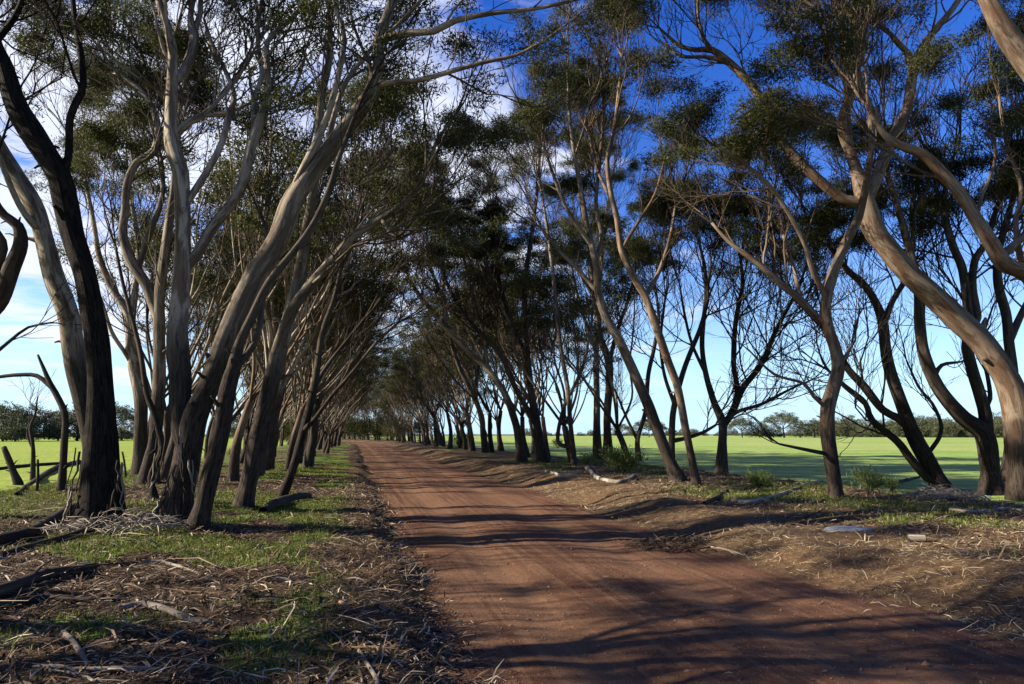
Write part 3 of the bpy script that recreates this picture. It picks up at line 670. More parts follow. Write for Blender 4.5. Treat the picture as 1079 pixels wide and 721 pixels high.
traced_tree(27, 'slim red-brown stem leaning left, first of a close pair by the road', GR, B['brown'], (734, 513),
    [(734,513,8.5),(730,490,8.5),(722,451,8.5),(714,409,9),(703,378,9),(692,346,9),(680,313,8.5),(667,291,8),(655,263,8),(650,230,7),(644,205,6),(640,170,5.5),(648,130,5),(652,95,4),(655,60,3)],
    [([(680,313,5),(695,285,5),(706,250,4),(712,215,3)], 0.8, 0.3, 1.6), ([(655,263,4.5),(672,235,4),(690,205,3.5),(700,170,2.5)], -0.6, 0.3, 1.6), ([(648,215,4),(630,180,3.5),(620,140,3)], 0.6, 0.3, 1.6)], zleaf=6.2, dens=1.3)
traced_tree(28, 'grey stem leaning left behind the slim red-brown one, its foot in low bushes', GR, B['grey'], (714, 506),
    [(714,506,15),(706,487,13.5),(692,451,12.5),(680,420,12),(664,384,11),(652,358,10.5),(639,335,10),(631,310,9.5),(629,285,9),(624,260,8),(618,235,7),(612,200,6),(605,160,5),(600,120,4),(598,80,3)],
    [([(628,275,6),(634,250,5.5),(628,215,5),(632,170,4.5),(636,120,4),(634,75,3)], 0.9, 0.3, 1.6), ([(624,260,5),(600,225,4.5),(585,190,4),(572,150,3)], -0.8, 0.3, 1.6), ([(631,310,5),(610,285,4.5),(590,265,4),(570,240,3)], 0.9, 0.4, 1.4)], zleaf=7.2, dens=1.3)
traced_tree(29, 'dark spreading tree branching low into a wide open fan before the crop', GR, B['log'], (760, 499),
    [(760,499,11),(761,468,10),(761,445,9.5),(752,423,7.5),(744,395,6.5),(740,368,6),(741,340,5.5),(744,310,5),(742,280,4),(735,250,3)],
    [([(761,447,8),(772,434,8),(782,410,7.5),(802,384,6.5),(815,354,5.5),(824,336,4.5),(838,310,3.5),(850,280,2.5)], 0.5, 0.25, 2.2),
     ([(768,440,6.5),(777,415,6.5),(773,382,6),(775,340,5.5),(782,300,4.5),(780,270,3.5)], 0.9, 0.35, 1.8),
     ([(766,442,5),(777,434,4.5),(802,426,4),(829,412,3),(846,404,1.8)], -0.4, 0.3, 2.5),
     ([(744,395,4),(730,365,3.5),(722,335,3),(716,300,2.2)], 0.4, 0.3, 2.0)], zleaf=7.6, dens=1.2, kids=(1, 2))
traced_tree(30, 'dark stem seen between the leaning pair, low branch stretching right', GR, B['log'], (708, 492),
    [(708,492,8),(708,457,7.5),(710,430,7),(719,395,6),(728,370,5.5),(738,345,5),(746,315,4)],
    [([(708,463,5),(722,462,4.5),(740,456,4),(754,448,3)], 0.4, 0.5, 1.5), ([(711,425,4.5),(700,395,4),(696,360,3.5),(700,320,3)], 0.8, 0.3, 2.0)], zleaf=7.0, depth=23.0)
traced_tree(31, 'straight grey stem on the left of a close upright pair', GR, B['grey'], (630, 485),
    [(630,485,9.5),(629,455,8.5),(629,423,7.5),(628,368,6.5),(630,320,6),(634,270,5),(640,220,4),(648,170,3)], [([(628,370,4.5),(614,330,4),(604,290,3),(600,250,2.5)], 0.6, 0.3, 1.5)], zleaf=8.0, dens=1.2)
traced_tree(32, 'straight brown stem on the right of a close upright pair', GR, B['dim'], (641, 486),
    [(641,486,9.5),(640,455,9),(640,437,9),(642,404,9),(641,380,8.5),(632,354,8),(629,320,7),(622,280,6),(616,240,5),(610,200,4),(606,150,3)], [([(641,385,5),(650,350,4.5),(664,310,4),(672,270,3)], 0.6, 0.3, 1.6), ([(629,320,4.5),(612,290,4),(598,270,3)], -0.6, 0.3, 1.6)], zleaf=8.0, dens=1.2)
traced_tree(33, 'slender stem with a bent dark arm just left of the close upright pair', GR, B['grey'], (605, 491),
    [(605,491,5.5),(601,445,5.5),(598,409,5.5),(591,368,5),(588,340,5),(584,300,4.5),(578,250,4),(570,200,3)],
    [([(600,470,4.5),(588,465,4.5),(594,430,4.5),(606,405,4),(616,380,3.5),(622,350,2.5)], 0.6, 0.4, 1.6)], zleaf=7.5, dens=1.3)
traced_tree(34, 'dark double-stemmed gum with one arm arching left over the gravel', GR, B['dim'], (572, 486),
    [(572,486,12),(569,465,10.5),(565,443,9.5),(559,409,8),(556,376,7),(554,340,6.5),(553,300,6),(560,250,5),(566,200,4),(570,150,3)],
    [([(565,450,7),(555,430,6.5),(543,409,6.5),(529,376,6),(512,357,5.5),(496,340,5),(476,310,4),(462,270,3)], -1.0, 0.4, 1.6),
     ([(558,405,5.5),(551,368,5.5),(540,345,5),(530,310,4.5),(522,270,3.5),(520,220,3)], 0.8, 0.3, 1.6)], zleaf=8.0, dens=1.3)
traced_tree(35, 'pale stem curving strongly left over the road from the bank', GR, B['pale'], (550, 487),
    [(550,487,10),(547,465,9),(543,445,8.5),(532,415,8),(512,387,7.5),(493,370,7),(470,346,6),(460,332,5.5),(443,313,5),(430,290,4),(422,262,3)],
    [([(512,387,5),(510,355,5),(500,320,4.5),(490,280,4),(486,240,3)], 0.6, 0.3, 1.6), ([(470,346,4),(466,315,4),(455,285,3.5),(450,250,3)], 0.8, 0.3, 1.6)], zleaf=7.5, dens=1.3)
traced_tree(36, 'thin stem beside a green bush, leaning left further along the bank', GR, B['grey'], (512, 477),
    [(512,477,7),(509,455,6.5),(507,437,6),(495,409,5.5),(482,382,5),(474,350,4.5),(468,310,4),(466,270,3)], [([(500,420,4),(504,390,4),(508,355,3.5),(506,310,3)], 0.6, 0.3, 1.6)], zleaf=7.8, dens=1.3)
traced_tree(37, 'dark thin crooked stem rising from the bushes behind the leaning pair', GR, B['log'], (673, 486),
    [(673,486,5.5),(672,462,5.5),(680,434,5),(683,395,5),(689,368,4.5),(694,335,4),(690,300,3)], [([(673,465,3.5),(660,440,3),(648,412,2.5),(636,395,2)], 0.5, 0.3, 2.0)], zleaf=7.0, dens=1.3)
import time as _t; print('heroes grown', STATS)

# ---- trees repeated along the rows
def template(seed, bark, height, lean, stems, zl, name='eucalyptus_tree', per_tip=38, ll=0.16, lw=0.042, r0=0.15, spread=0.20, fork=(1.4, 3.0)):
    rg = random.Random(seed); g = Grower(seed, zl, rmin=0.0088, trop=0.10, bare=0.43)
    root = thing(name, 'x', 'tree', (0, 0, 0))
    fz = rg.uniform(*fork); k = rg.uniform(0.3, 0.6)
    tr = [(0, 0, -0.25, r0*1.9), (0, 0, 0.03, r0*1.5), (lean*0.05+rg.gauss(0, .05), rg.gauss(0, .06), fz*0.5, r0), (lean*0.16+rg.gauss(0, .06), rg.gauss(0, .1), fz, r0*0.9)]
    m = MB(); g.limb(m, np.array(tr), sides=10, rough=0.14, side_from=1.0, density=0, end=False)
    m.build('trunk', bark, root)
    for s in range(stems):
        az = 2*math.pi*(s+rg.uniform(-.3, .3))/stems; sp = height*rg.uniform(0.13, 0.26)
        top = np.array((lean+math.cos(az)*sp, math.sin(az)*sp, height*rg.uniform(0.70, 0.86)))
        st = np.array(tr[-1][:3]); nd = []
        for i in range(6):
            t = i/5; p = st+(top-st)*t; bow = math.sin(t*math.pi)
            p = p + np.array((math.cos(az)*0.4*bow, math.sin(az)*0.4*bow, -0.2*bow)) + (np.array((rg.gauss(0, .16), rg.gauss(0, .16), 0)) if 0 < i else 0)
            nd.append((*p, r0*0.42*(1-0.75*t)))
        m = MB(); g.limb(m, np.array(nd), sides=7, rough=0.1, side_from=0.34, density=1.0, rside=0.62, step=0.3)
        m.build('limb', bark, root)
    mc = MB(); g.crown(mc, per_tip=per_tip, ll=ll, lw=lw, spread=spread, seed=seed, flat=0.55); mc.build('crown', LEAF, root, smooth=False)
    print('template', seed, g.nb, len(g.tips))
    return root
temps = [template(101, B['pale'], 13.5, 2.6, 6, 6.6), template(102, B['grey'], 12.5, 3.2, 5, 6.0), template(103, B['pale'], 14.5, 2.2, 6, 7.2),
         template(104, B['brown'], 13.0, 3.6, 4, 6.4), template(105, B['dim'], 14.0, 1.4, 6, 6.8)]
LBL_L = 'slender gum in the dense far stretch of the row left of the road'
LBL_R = 'slender gum in the far stretch of the row right of the road'
used = set()
def put(x, y, rz, sc, label, group):
    i = rng.randrange(len(temps)); t = temps[i]; loc = (x, y, float(surf(x, y))-0.03)
    if i not in used:
        used.add(i); t.location = loc; t.rotation_euler = (0, 0, rz); t.scale = (sc,)*3; t['label'] = label; t['group'] = group
    else: dup(t, loc, rz, sc, label, group)
def row(y0, y1, u0, ju, step, side, lab, grp, gaps=()):
    y = y0
    while y < y1:
        s = step*(1+max(0, y-60)/90)
        yy = y+rng.uniform(-.45, .45)*s; uu = u0+rng.uniform(-ju, ju)
        if rng.random() < .10: y += s; continue
        rz = rng.uniform(-1.0, 1.0)+(0 if side < 0 else math.pi)
        put(float(road_cx(yy))+uu, yy, rz, rng.uniform(.72, 1.2), lab, grp)
        y += s
row(20.5, 70, -2.5, 0.8, 1.9, -1, LBL_L, 'far gums left of the road')
row(70, 235, -2.3, 0.7, 2.5, -1, LBL_L, 'far gums left of the road')
row(22.5, 200, -5.6, 1.0, 3.4, -1, LBL_L, 'far gums left of the road')
row(34, 120, -8.2, 0.9, 3.2, -1, LBL_L, 'far gums left of the road')
row(27, 60, 9.6, 0.9, 3.1, 1, LBL_R, 'far gums right of the road')
row(60, 270, 9.2, 0.9, 2.8, 1, LBL_R, 'far gums right of the road')
row(33, 260, 12.6, 1.3, 4.4, 1, LBL_R, 'far gums right of the road')
row(120, 270, 15.0, 1.5, 4.0, 1, LBL_R, 'far gums right of the road')
# the rows go on beside and behind the photographer; their crowns shade the foreground
for x, y, rz, sc in ((-9.6, 5.2, 3.0, 1.0), (-9.8, 1.8, 3.3, 1.0), (-7.6, 7.4, 3.2, .6), (-5.2, 1.6, 3.0, .5), (-6.6, 4.9, 2.9, .5), (-9.2, 12.6, 3.1, .85), (-5.6, 6.2, 3.4, .95), (-4.6, 4.4, 2.8, .8), (-8.0, 0.4, 3.2, .8), (-6.0, -2.0, 3.0, .8)):
    put(x, y, rz, sc, 'gum standing beside the camera, outside the view', 'gums outside the view')

# ---- distant trees round the paddocks
def scrub(seed, h, w, zl):
    rg = random.Random(seed); g = Grower(seed, 0)
    root = thing('scrub_tree', 'x', 'tree', (0, 0, 0))
    m = MB(); m.tube([(0, 0, -0.3), (0.1, 0, h*0.25), (0.2, 0.1, h*0.5)], [0.28, 0.22, 0.14], 6)
    m.build('trunk', B['dim'], root)
    m = MB()
    for k in range(7):
        a = rg.uniform(0, 6.28); e = np.array((math.cos(a)*w*.38, math.sin(a)*w*.38, h*rg.uniform(.7, .85)))
        s = np.array((0.12, 0.05, h*.35)); m.tube([s, (s+e)/2+np.array((0, 0, -.2)), e], [.12, .08, .04], 5)
    m.build('limb', B['dim'], root)
    for k in range(170 if zl > 3 else 230):
        a = rg.uniform(0, 6.28); rr = w*.5*math.sqrt(rg.random()); lob = 1+0.22*math.sin(3*a+seed)
        z = zl+(h-zl)*math.sqrt(max(0, 1-(rr/(w*.5))**2))*rg.uniform(.55 if zl > 3 else -.05, 1.0)*(0.85+0.3*rg.random())
        g.tips.append((math.cos(a)*rr*lob, math.sin(a)*rr*lob, z, 0, 0, 1))
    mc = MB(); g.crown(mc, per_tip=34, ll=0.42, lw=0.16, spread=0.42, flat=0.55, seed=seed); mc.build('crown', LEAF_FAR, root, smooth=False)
    return root
sc_t = [scrub(201, 8.0, 12.0, 3.4), scrub(202, 6.5, 12.0, 0.6), scrub(203, 7.2, 10.0, 0.9)]
sused = set()
def put_scrub(px, D, sc, label, group, kinds=(0, 1, 2)):
    p = at_depth(px, 457.5, D); i = rng.choice(kinds); z = float(0.0012*max(p[0]-60, 0) if p[0] > 0 else 0.0004*abs(p[0]))-0.15
    loc = (p[0], p[1], z); rz = rng.uniform(0, 6.28)
    sc = sc*rng.uniform(.75, 1.3)
    if i not in sused:
        sused.add(i); t = sc_t[i]; t.location = loc; t.rotation_euler = (0, 0, rz); t.scale = (sc,)*3; t['label'] = label; t['group'] = group
    else: dup(sc_t[i], loc, rz, sc, label, group)
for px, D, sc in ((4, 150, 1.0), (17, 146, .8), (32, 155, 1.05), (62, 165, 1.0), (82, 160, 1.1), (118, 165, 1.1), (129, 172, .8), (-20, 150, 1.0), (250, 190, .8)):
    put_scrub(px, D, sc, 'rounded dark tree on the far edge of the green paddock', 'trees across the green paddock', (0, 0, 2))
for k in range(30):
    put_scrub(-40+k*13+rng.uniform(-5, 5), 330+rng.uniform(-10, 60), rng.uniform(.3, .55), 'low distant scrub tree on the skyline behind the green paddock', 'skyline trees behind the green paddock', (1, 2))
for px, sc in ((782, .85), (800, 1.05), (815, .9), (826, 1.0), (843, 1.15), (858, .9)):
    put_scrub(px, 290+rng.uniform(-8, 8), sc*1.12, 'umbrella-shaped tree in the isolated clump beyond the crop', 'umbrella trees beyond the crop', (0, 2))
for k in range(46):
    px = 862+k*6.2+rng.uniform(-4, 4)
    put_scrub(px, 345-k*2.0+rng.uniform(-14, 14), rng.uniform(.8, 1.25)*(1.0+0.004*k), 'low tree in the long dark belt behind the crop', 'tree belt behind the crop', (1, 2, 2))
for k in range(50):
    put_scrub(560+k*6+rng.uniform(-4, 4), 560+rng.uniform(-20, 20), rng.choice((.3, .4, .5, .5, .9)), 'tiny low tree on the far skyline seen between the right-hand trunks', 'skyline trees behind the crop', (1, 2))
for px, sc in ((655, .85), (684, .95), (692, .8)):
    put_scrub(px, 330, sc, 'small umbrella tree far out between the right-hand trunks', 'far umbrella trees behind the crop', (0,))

# ------------------------------------------------------------------ things lying on the verges
def on_ground(px, py, lift=0.0):
    p = ground_hit(px, py); p[2] += lift; return p
def fallen(seed, label, mat, pts, twigs=0, name='fallen_branch', rough=0.18, group='fallen branches'):
    rg = random.Random(seed); nd = []
    for x, y, w in pts:
        p = on_ground(x, y); D = float((p-EYE)@HEAD); r = 0.5*w*mpp(D); nd.append((p[0], p[1], float(surf(p[0], p[1]))+r*0.75, r))
    nd = np.array(nd); b = nd[:, :3].mean(0)
    A = spline(nd, 0.06); A[:, 2] = np.maximum(A[:, 2], surf(A[:, 0], A[:, 1])+A[:, 3]*0.4)
    m = MB(); m.tube(A[:, :3], np.maximum(A[:, 3], .003), 8, rough=rough)
    c0 = A[0, :3]; 
    for _ in range(twigs):
        i = rg.randrange(len(A)//4, len(A)-1); d = nrm(A[i+1, :3]-A[i, :3]); e = perp_dir(d, math.radians(rg.uniform(25, 55)), rg); e[2] = abs(e[2])*0.35
        L = rg.uniform(.25, .7); q = [A[i, :3], A[i, :3]+e*L*.5+np.array((0, 0, .02)), A[i, :3]+e*L]
        m.tube(q, np.array((1, .7, .35))*min(A[i, 3]*.5, .014), 5)
    tag(m.build(name, mat, origin=b), label, 'branch', group).location = b
F = fallen
F(1, 'thick dark log lying along the shaded lower left verge', B['log'], [(-30,634,14),(0,628,14),(25,618,13),(50,609,12),(83,604,10),(100,599,7)], 2)
F(2, 'long straight dark branch just below the thick dark log', B['log'], [(-20,644,8),(0,640,8),(25,635,7),(50,633,6),(90,634,5),(128,634,3)], 2)
F(3, 'pale curved slab of shed bark on the grass', B['dead'], [(128,643,6),(150,640,8),(176,645,7),(201,655,6),(222,656,4)], 0)
F(4, 'short pale stick slanting down to the right in the lower left litter', B['dead'], [(66,667,5),(78,680,5.5),(85,690,5),(93,703,4)], 0)
F(5, 'long thin pale branch lying level along the bottom of the left verge', B['dead'], [(35,704,3.5),(75,707,5),(113,707,5),(140,706,4.5),(171,706,3)], 2)
F(6, 'forked pale twig under the long level branch at the bottom left', B['dead'], [(52,707,2.5),(85,713,3),(105,724,3)], 2)
F(7, 'heavy dark root-like bough running up to the foot of the rough trunk', B['log'], [(-20,582,14),(0,575,14),(28,568,13),(50,556,12),(63,547,11),(78,537,8)], 2)
F(8, 'grey bough lying between the heavy dark bough and the rough trunk', B['log'], [(-10,592,8),(38,578,8),(75,568,8),(95,560,7),(113,551,5)], 3)
F(9, 'dark log on the grass right of the leaning gums', B['log'], [(277,542,9),(295,533,11),(317,527,9),(326,525,6)], 0)
F(10, 'tangled bare bough lying at the green paddock edge', B['log'], [(17,522,4),(42,505,5),(61,494,5),(84,488,4)], 4)
F(11, 'long low bough stretched along the green paddock edge', B['log'], [(-15,497,4),(0,495,3.5),(28,492,3.5),(69,489,3)], 3)
F(12, 'thin curved stick below the pale bark slab', B['log'], [(215,697,3.5),(229,687,4),(237,673,3),(240,667,2)], 0)
F(13, 'pale stick pointing at the camera at the bottom of the verge', B['dead'], [(378,687,3.5),(386,700,4.5),(396,716,5),(400,730,5)], 0)
F(14, 'slender stick lying across the shaded litter by the bark slab', B['dead'], [(150,592,2.5),(176,595,3),(195,600,2.5),(211,606,1.8)], 0)
F(15, 'bent pale branch on the bank in front of the low bushes', B['dead'], [(618,494,4),(628,504,4.5),(640,508,4.5),(655,509,4),(673,501,2.5)], 2)
F(16, 'long pale bough lying on the bank left of the crooked brown stem', B['dead'], [(773,529,5),(788,531,5),(815,525,4),(840,516,3.5),(866,507,2.5)], 2)
F(17, 'thin branch lying on the bank before the splayed dark gum', B['log'], [(920,512,2.5),(945,509,3),(968,504,3)], 3)
F(18, 'short dark bough on the bank at the foot of the leaning pair', B['log'], [(742,532,4),(757,526,5),(766,519,4)], 2)
F(19, 'curved grey branch on the bank at the right edge of the view', B['dead'], [(1000,538,3),(1030,541,4),(1060,538,4),(1085,541,3)], 2)
F(20, 'pale stick leaning in the straw at the road edge', B['dead'], [(748,577,2),(765,580,2.2),(785,586,2)], 0)
F(21, 'light branch lying among the trunks of the close upright pair', B['dead'], [(575,498,3),(592,503,3.5),(610,502,3)], 2)
F(22, 'small stick on the sunny grass left of the road', B['dead'], [(290,611,3),(300,612,4),(310,614,3)], 0)

def stick_up(label, base, top, w):
    b = on_ground(*base); D = float((b-EYE)@HEAD); t = at_depth(top[0], top[1], D); r = .5*w*mpp(D)
    m = MB(); m.tube(spline(np.array([(b[0], b[1], b[2]-.08, r), (*((b+t)/2+np.array((.015, 0, 0))), r*.95), (*t, r*.75)]), .1)[:, :3], np.linspace(r, r*.75, len(spline(np.array([(b[0], b[1], b[2]-.08, r), (*((b+t)/2+np.array((.015, 0, 0))), r*.95), (*t, r*.75)]), .1))), 7, rough=.2)
    tag(m.build('broken_stake', B['log'], origin=b), label, 'stake', 'upright sticks').location = b
stick_up('short upright dead stick standing by the tangled bough', (39, 518), (40, 484), 3.2)
stick_up('thin upright stick between the rough trunk and the twin pale stems', (133, 503), (129, 476), 2.6)

def rock(label, px, py, sx, sy, sz, mat, name='rock', cat='rock'):
    p = on_ground(px, py); b = p.copy()
    import bmesh
    bm = bmesh.new(); bmesh.ops.create_icosphere(bm, subdivisions=4, radius=1)
    for v in bm.verts:
        n = fbm(np.array([v.co.x*1.7+5]), np.array([v.co.y*1.7+v.co.z*1.3]), 90, 4)[0]-.5
        f = 1+.5*n; v.co = Vector((v.co.x*f*sx, v.co.y*f*sy, (max(v.co.z, -.4)*f)*sz))
        if v.co.z > sz*.55: v.co.z = sz*.55+(v.co.z-sz*.55)*.35
    me = bpy.data.meshes.new(name); bm.to_mesh(me); bm.free(); me.materials.append(mat)
    for q in me.polygons: q.use_smooth = True
    o = bpy.data.objects.new(name, me); C.objects.link(o); o.location = b; o.rotation_euler = (0, 0, -YAW)
    return tag(o, label, cat)
def stone_mat(name, c):
    m, nt, b, out = new_mat(name); k = NB(nt); geo = k.node('ShaderNodeNewGeometry'); P = geo.outputs['Position']
    n = k.noise(P, 18, 6, .65); n2 = k.noise(P, 70, 4, .7)
    col = k.mix(k.smooth(n, .35, .65), tuple(x*.6 for x in c), c); col = k.mix(k.math('MULTIPLY', k.smooth(n2, .5, .7), .4), col, tuple(min(1, x*1.4) for x in c))
    k.put(b.inputs['Base Color'], col); b.inputs['Roughness'].default_value = .85; k.put(b.inputs['Normal'], k.bump(n2, .6, .02)); return m
rock('flat blue-grey slab lying in shade on the bank', 892, 559, .38, .20, .075, stone_mat('slate', (.20, .21, .225)))
rock('small pinkish stone on the litter beside the road edge', 361, 635, .040, .035, .03, stone_mat('pink_stone', (.5, .3, .2)))
rock('white lump at the foot of the stout V-forked gum', 1037, 524, .16, .11, .07, stone_mat('white_lump', (.75, .72, .66)))  # small flattened lump, plain white with fine mottling
rock('dark reddish stone on the road shoulder', 861, 658, .035, .03, .018, stone_mat('red_stone', (.40, .17, .10)))
def log_piece():
    a = on_ground(957, 571); e = on_ground(975, 571); D = float((a-EYE)@HEAD); r = 3.8*mpp(D)
    z = max(terrain(a[0], a[1]), terrain(e[0], e[1]))+r*.8
    root = thing('log', 'short sawn pale log with dark ends lying on the bank', 'log', ((a[0]+e[0])/2, (a[1]+e[1])/2, z))
    d = (e-a); d[2] = 0; L = float(np.linalg.norm(d)); d = d/L
    p = [-d*L*.5, -d*L*.2, d*L*.15, d*L*.5]
    m = MB(); m.tube(p, [r*.95, r, r*1.04, r], 14, rough=.1, cap=False); m.build('log_body', B['dead'], root)
    for sgn in (-1, 1):
        m = MB(); q = d*sgn*L*.5; m.tube([q-d*sgn*.01, q+d*sgn*.008], [r*.97, r*.93], 14); m.build('cut_end', B['log'], root)
log_piece()

# bushes
def bush(seed, label, px, py, w, h, mat, n=900, ll=.14, lw=.02, D=None, name='bush', stemmat='log', spread=1.0):
    p = on_ground(px, py); rg = random.Random(seed); r = np.random.default_rng(seed)
    root = thing(name, label, 'bush', p, 'low bushes on the verges')
    m = MB(); tips = []
    for k in range(16):
        a = rg.uniform(0, 6.28); e = np.array((math.cos(a)*w*.5*rg.uniform(.2, 1), math.sin(a)*w*.5*rg.uniform(.2, 1), h*rg.uniform(.55, 1)))
        q = [(0, 0, -.05), e*np.array((.35, .35, .55)), e]; m.tube(q, [.012, .008, .004], 4); tips.append(e); tips.append(e*np.array((.6, .6, .7)))
    m.build('stem', B[stemmat], root)
    T = np.array(tips); idx = r.integers(0, len(T), n); c = T[idx]+r.normal(0, .11*spread, (n, 3)); c[:, 2] = np.maximum(c[:, 2], .02)
    ax = r.normal(0, .6, (n, 3)); ax[:, 2] += .75; ax /= np.linalg.norm(ax, axis=1, keepdims=True)
    wv = np.cross(ax, r.normal(0, 1, (n, 3))); wv /= np.linalg.norm(wv, axis=1, keepdims=True)
    l = ll*r.uniform(.6, 1.4, (n, 1)); ww = lw*r.uniform(.7, 1.3, (n, 1))*.5
    v = np.stack([c, c+ax*l*.5+wv*ww, c+ax*l, c+ax*l*.5-wv*ww], 1).reshape(-1, 3)
    mc = MB(); mc.add(v, np.arange(n*4).reshape(-1, 4)); mc.build('foliage', mat, root, smooth=False)
    return root
bush(1, 'bright green rounded bush on the bank left of the thin leaning stem', 485, 472, 2.4, 1.15, BUSH, 2600, .22, .035, spread=2)
bush(2, 'brown dead bush beside the road in the far tunnel of trees', 421, 466, 4.5, 3.2, DRYB, 3000, .35, .05, spread=3)
bush(3, 'dark green bush between the upright pair and the leaning grey stem', 655, 500, 1.5, .7, BUSH, 1800, .14, .022)
bush(4, 'low green shrub on the bank between the fan tree and the crooked brown stem', 800, 515, .75, .36, BUSH, 1300, .09, .014, spread=.6)
bush(5, 'wispy pale green shrub right of the crooked brown stem', 915, 521, .9, .42, BUSH, 800, .13, .012, spread=.7)
bush(6, 'grey-green low shrub under the slender stem with the bent arm', 618, 490, .9, .45, BUSH, 800, .10, .016)
bush(7, 'brown dry tussock on the grass behind the left leaning gums', 247, 484, 1.1, .5, DRYB, 1100, .25, .012)
bush(8, 'dark bush at the foot of the double-stemmed gum', 588, 473, 1.6, .9, BUSH, 1200, .16, .03)
bush(9, 'small weedy shrub left of the splayed dark gum', 940, 519, .6, .3, BUSH, 500, .10, .012, spread=.6)

# undergrowth along the outside of the bend, closing the tunnel
ub = bush(20, 'dark leafy undergrowth bush under the gums at the far bend of the road', 421, 462, 5.0, 3.4, LEAF, 2600, .40, .10, spread=4.5)
for k in range(46):
    y = 118+k*3.6; x = float(road_cx(y))+(8.0+rng.uniform(-1, 5) if k % 4 else -5.0-rng.uniform(0, 4))
    dup(ub, (x, y, float(terrain(x, y))), rng.uniform(0, 6), rng.uniform(.7, 1.5), group='undergrowth at the far bend')
ub['group'] = 'undergrowth at the far bend'

# heap of shed bark at the foot of the splayed gum, one pile
def heap(label, px, py, w, h, n, mat, seed):
    p = on_ground(px, py); rg = random.Random(seed); m = MB()
    for k in range(n):
        a = rg.uniform(0, 6.28); rr = w*.5*math.sqrt(rg.random()); q = np.array((math.cos(a)*rr, math.sin(a)*rr*.7, 0)); q[2] = h*(1-rr/(w*.5))*rg.random()+.01
        d = perp_dir(np.array((0, 0, 1.0)), math.radians(rg.uniform(55, 95)), rg)*rg.uniform(.15, .45)
        m.tube([q-d*.5, q+np.array((0, 0, .03)), q+d*.5], np.array((.8, 1, .5))*rg.uniform(.004, .010), 4)
    tag(m.build('bark_heap', mat, origin=(0, 0, 0)), label, 'bark heap').location = p
heap('pale heap of shed bark and twigs at the foot of the splayed dark gum', 995, 524, 1.7, .30, 420, B['dead'], 5)
heap('tangle of bark strips and twigs round the foot of the dark rough trunk', 128, 556, 1.9, .28, 260, B['dead'], 6)
heap('loose heap of dark twigs at the road edge on the bank', 724, 575, 1.9, .10, 240, B['log'], 7)

# ------------------------------------------------------------------ uncountable litter, straw, grass
def strips(name, label, n, xr, yr, mat, lrange, wr, keep, seed, lift=.004, tilt=.25, power=1.6, zf=None):
    r = np.random.default_rng(seed)
    y = yr[0]+(yr[1]-yr[0])*r.random(n)**power; x = r.uniform(xr[0], xr[1], n)
    k = r.random(n) < keep(x, y); x, y = x[k], y[k]; n = len(x)
    z = (terrain(x, y) if zf is None else zf(x, y))+lift
    a = r.uniform(0, 2*math.pi, n); el = r.normal(0, tilt, n)
    d = np.stack([np.cos(a)*np.cos(el), np.sin(a)*np.cos(el), np.abs(np.sin(el))], -1)
    l = (lrange[0]+(lrange[1]-lrange[0])*r.random(n)**3)[:, None]; w = (r.uniform(*wr, n))[:, None]*.5
    side = np.stack([-np.sin(a), np.cos(a), r.normal(0, .4, n)], -1)
    p = np.stack([x, y, z], -1); bend = side*l*r.normal(0, .06, n)[:, None]
    m_ = p+d*l*.5+bend+np.array((0, 0, 1))*l*.05; e = p+d*l
    v = np.stack([p-side*w*.6, p+side*w*.6, m_-side*w, m_+side*w, e-side*w*.4, e+side*w*.4], 1).reshape(-1, 3)
    b = np.arange(n)[:, None]*6; q = np.concatenate([b+np.array([[0, 1, 3, 2]]), b+np.array([[2, 3, 5, 4]])])
    mb = MB(); mb.add(v, q); tag(mb.build(name, mat, smooth=False), label, 'ground litter', kind='stuff')
def notroad(x, y):
    u = x-road_cx(y); return np.where((u > .95) & (u < 4.9), 0.0, 1.0)
strips('leaf_litter', 'scattered dead leaves, bark chips and twigs on the left verge', 220000, (-8, 1.3), (1.6, 24), LITTER, (.02, .20), (.003, .014),
       lambda x, y: notroad(x, y)*(1.0-0.55*grass_mask(x, y)), 1, power=1.7)
strips('bark_litter', 'long shed bark ribbons and sticks strewn over the left verge', 5500, (-8, 1.3), (1.6, 22), LITTER, (.15, .75), (.005, .018),
       lambda x, y: notroad(x, y)*0.8, 2, tilt=.12, lift=.012, power=1.7)
strips('straw_litter', 'dry straw and bark shreds on the sunny bank right of the road', 140000, (4.5, 13), (3.0, 34), STRAW, (.03, .20), (.0025, .0075),
       lambda x, y: np.clip(sstep(4.7, 5.3, x)*(.25+1.5*(fbm(x*.9, y*.7, 61, 3)-.35)), 0, 1)*(1-.6*sstep(8, 11, x)), 3, power=1.4)
strips('bank_litter', 'dead twigs, bark and leaves under the right-hand trees', 70000, (6.0, 14), (5.0, 30), LITTER, (.03, .30), (.004, .015),
       lambda x, y: sstep(6.2, 8.2, x)*.9, 5, power=1.3)
strips('road_drift', 'thin drift of leaves and straw along the crown of the road', 5000, (1.0, 4.9), (2.5, 30), LITTER, (.015, .12), (.003, .009),
       lambda x, y: np.exp(-((x-2.65)/.35)**2)*.35+np.exp(-((x-4.6)/.3)**2)*.5+.02, 6, lift=.004, tilt=.08, power=1.4, zf=road_z)
strips('straw_edge', 'pale straw fringe along the road edges', 9000, (0.4, 5.6), (2.2, 30), STRAW, (.04, .3), (.003, .008),
       lambda x, y: np.exp(-((x-.95)/.25)**2)*.7+np.exp(-((x-5.0)/.22)**2), 4, power=1.3)
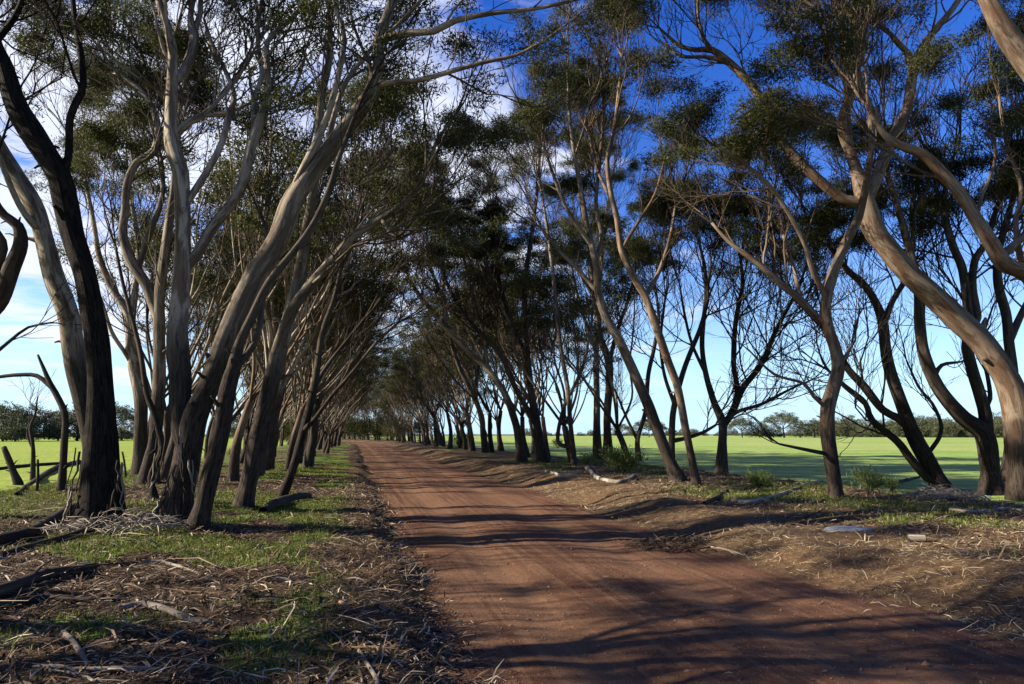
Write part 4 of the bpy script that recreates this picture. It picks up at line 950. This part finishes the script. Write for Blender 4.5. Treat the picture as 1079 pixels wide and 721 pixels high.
def blades(name, label, n, xr, yr, mat, h, w, keep, seed, power=1.7):
    r = np.random.default_rng(seed); y = yr[0]+(yr[1]-yr[0])*r.random(n)**power; x = r.uniform(xr[0], xr[1], n)
    k = r.random(n) < keep(x, y); x, y = x[k], y[k]; n = len(x); z = terrain(x, y)-.006
    a = r.uniform(0, 2*math.pi, n); hh = h*r.uniform(.4, 1.4, n); ww = w*r.uniform(.7, 1.4, n)*(1+y/14)
    ca, sa = np.cos(a), np.sin(a); le = r.uniform(.1, .9, n); b = r.uniform(0, 2*math.pi, n)
    p = np.stack([x, y, z], -1); s = np.stack([ca*ww, sa*ww, 0*x], -1)*.5
    mid = p+np.stack([np.cos(b)*le*hh*.35, np.sin(b)*le*hh*.35, hh*.6], -1); tip = p+np.stack([np.cos(b)*le*hh, np.sin(b)*le*hh, hh*(1-.35*le)], -1)
    v = np.stack([p-s, p+s, mid-s*.8, mid+s*.8, tip], 1).reshape(-1, 3); q = np.arange(n)[:, None]*5
    mb = MB(); mb.add(v, q+np.array([[0, 1, 3, 2]]), q+np.array([[2, 3, 4]])); tag(mb.build(name, mat, smooth=False), label, 'grass', kind='stuff')
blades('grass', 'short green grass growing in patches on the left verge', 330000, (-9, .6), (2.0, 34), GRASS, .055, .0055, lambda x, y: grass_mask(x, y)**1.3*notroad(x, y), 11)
blades('bank_grass', 'sparse green grass on the shaded bank right of the road', 120000, (6, 14), (6, 34), GRASS, .075, .007, lambda x, y: grass_mask(x, y), 12, 1.2)
def pebbles(n, seed):
    r = np.random.default_rng(seed); y = 2.2+12*r.random(n)**1.8; x = r.uniform(.6, 5.2, n); s = r.uniform(.003, .010, n)*(1+1.2*(r.random(n) > .985))
    z = np.maximum(road_z(x, y), terrain(x, y))+s*.2
    o = np.array([(1, 0, 0), (0, 1, 0), (-1, 0, 0), (0, -1, 0), (0, 0, .8), (0, 0, -.5)], float)
    v = np.stack([x, y, z], -1)[:, None, :]+(o[None]*(1+.35*r.normal(0, 1, (n, 6, 1))))*s[:, None, None]
    f = np.array([(0, 1, 4), (1, 2, 4), (2, 3, 4), (3, 0, 4)]); t = (np.arange(n)[:, None, None]*6+f[None]).reshape(-1, 3)
    mb = MB(); mb.add(v.reshape(-1, 3), None, t); tag(mb.build('gravel', PEB, smooth=False), 'loose fine gravel on the red road', 'gravel', kind='stuff')
def peb_mat():
    m, nt, b, out = new_mat('gravel_stones'); k = NB(nt); g = k.node('ShaderNodeNewGeometry')
    k.put(b.inputs['Base Color'], k.mix(g.outputs['Random Per Island'], (.06, .025, .013), (.21, .115, .065))); b.inputs['Roughness'].default_value = .85; return m
PEB = peb_mat()
pebbles(14000, 8)
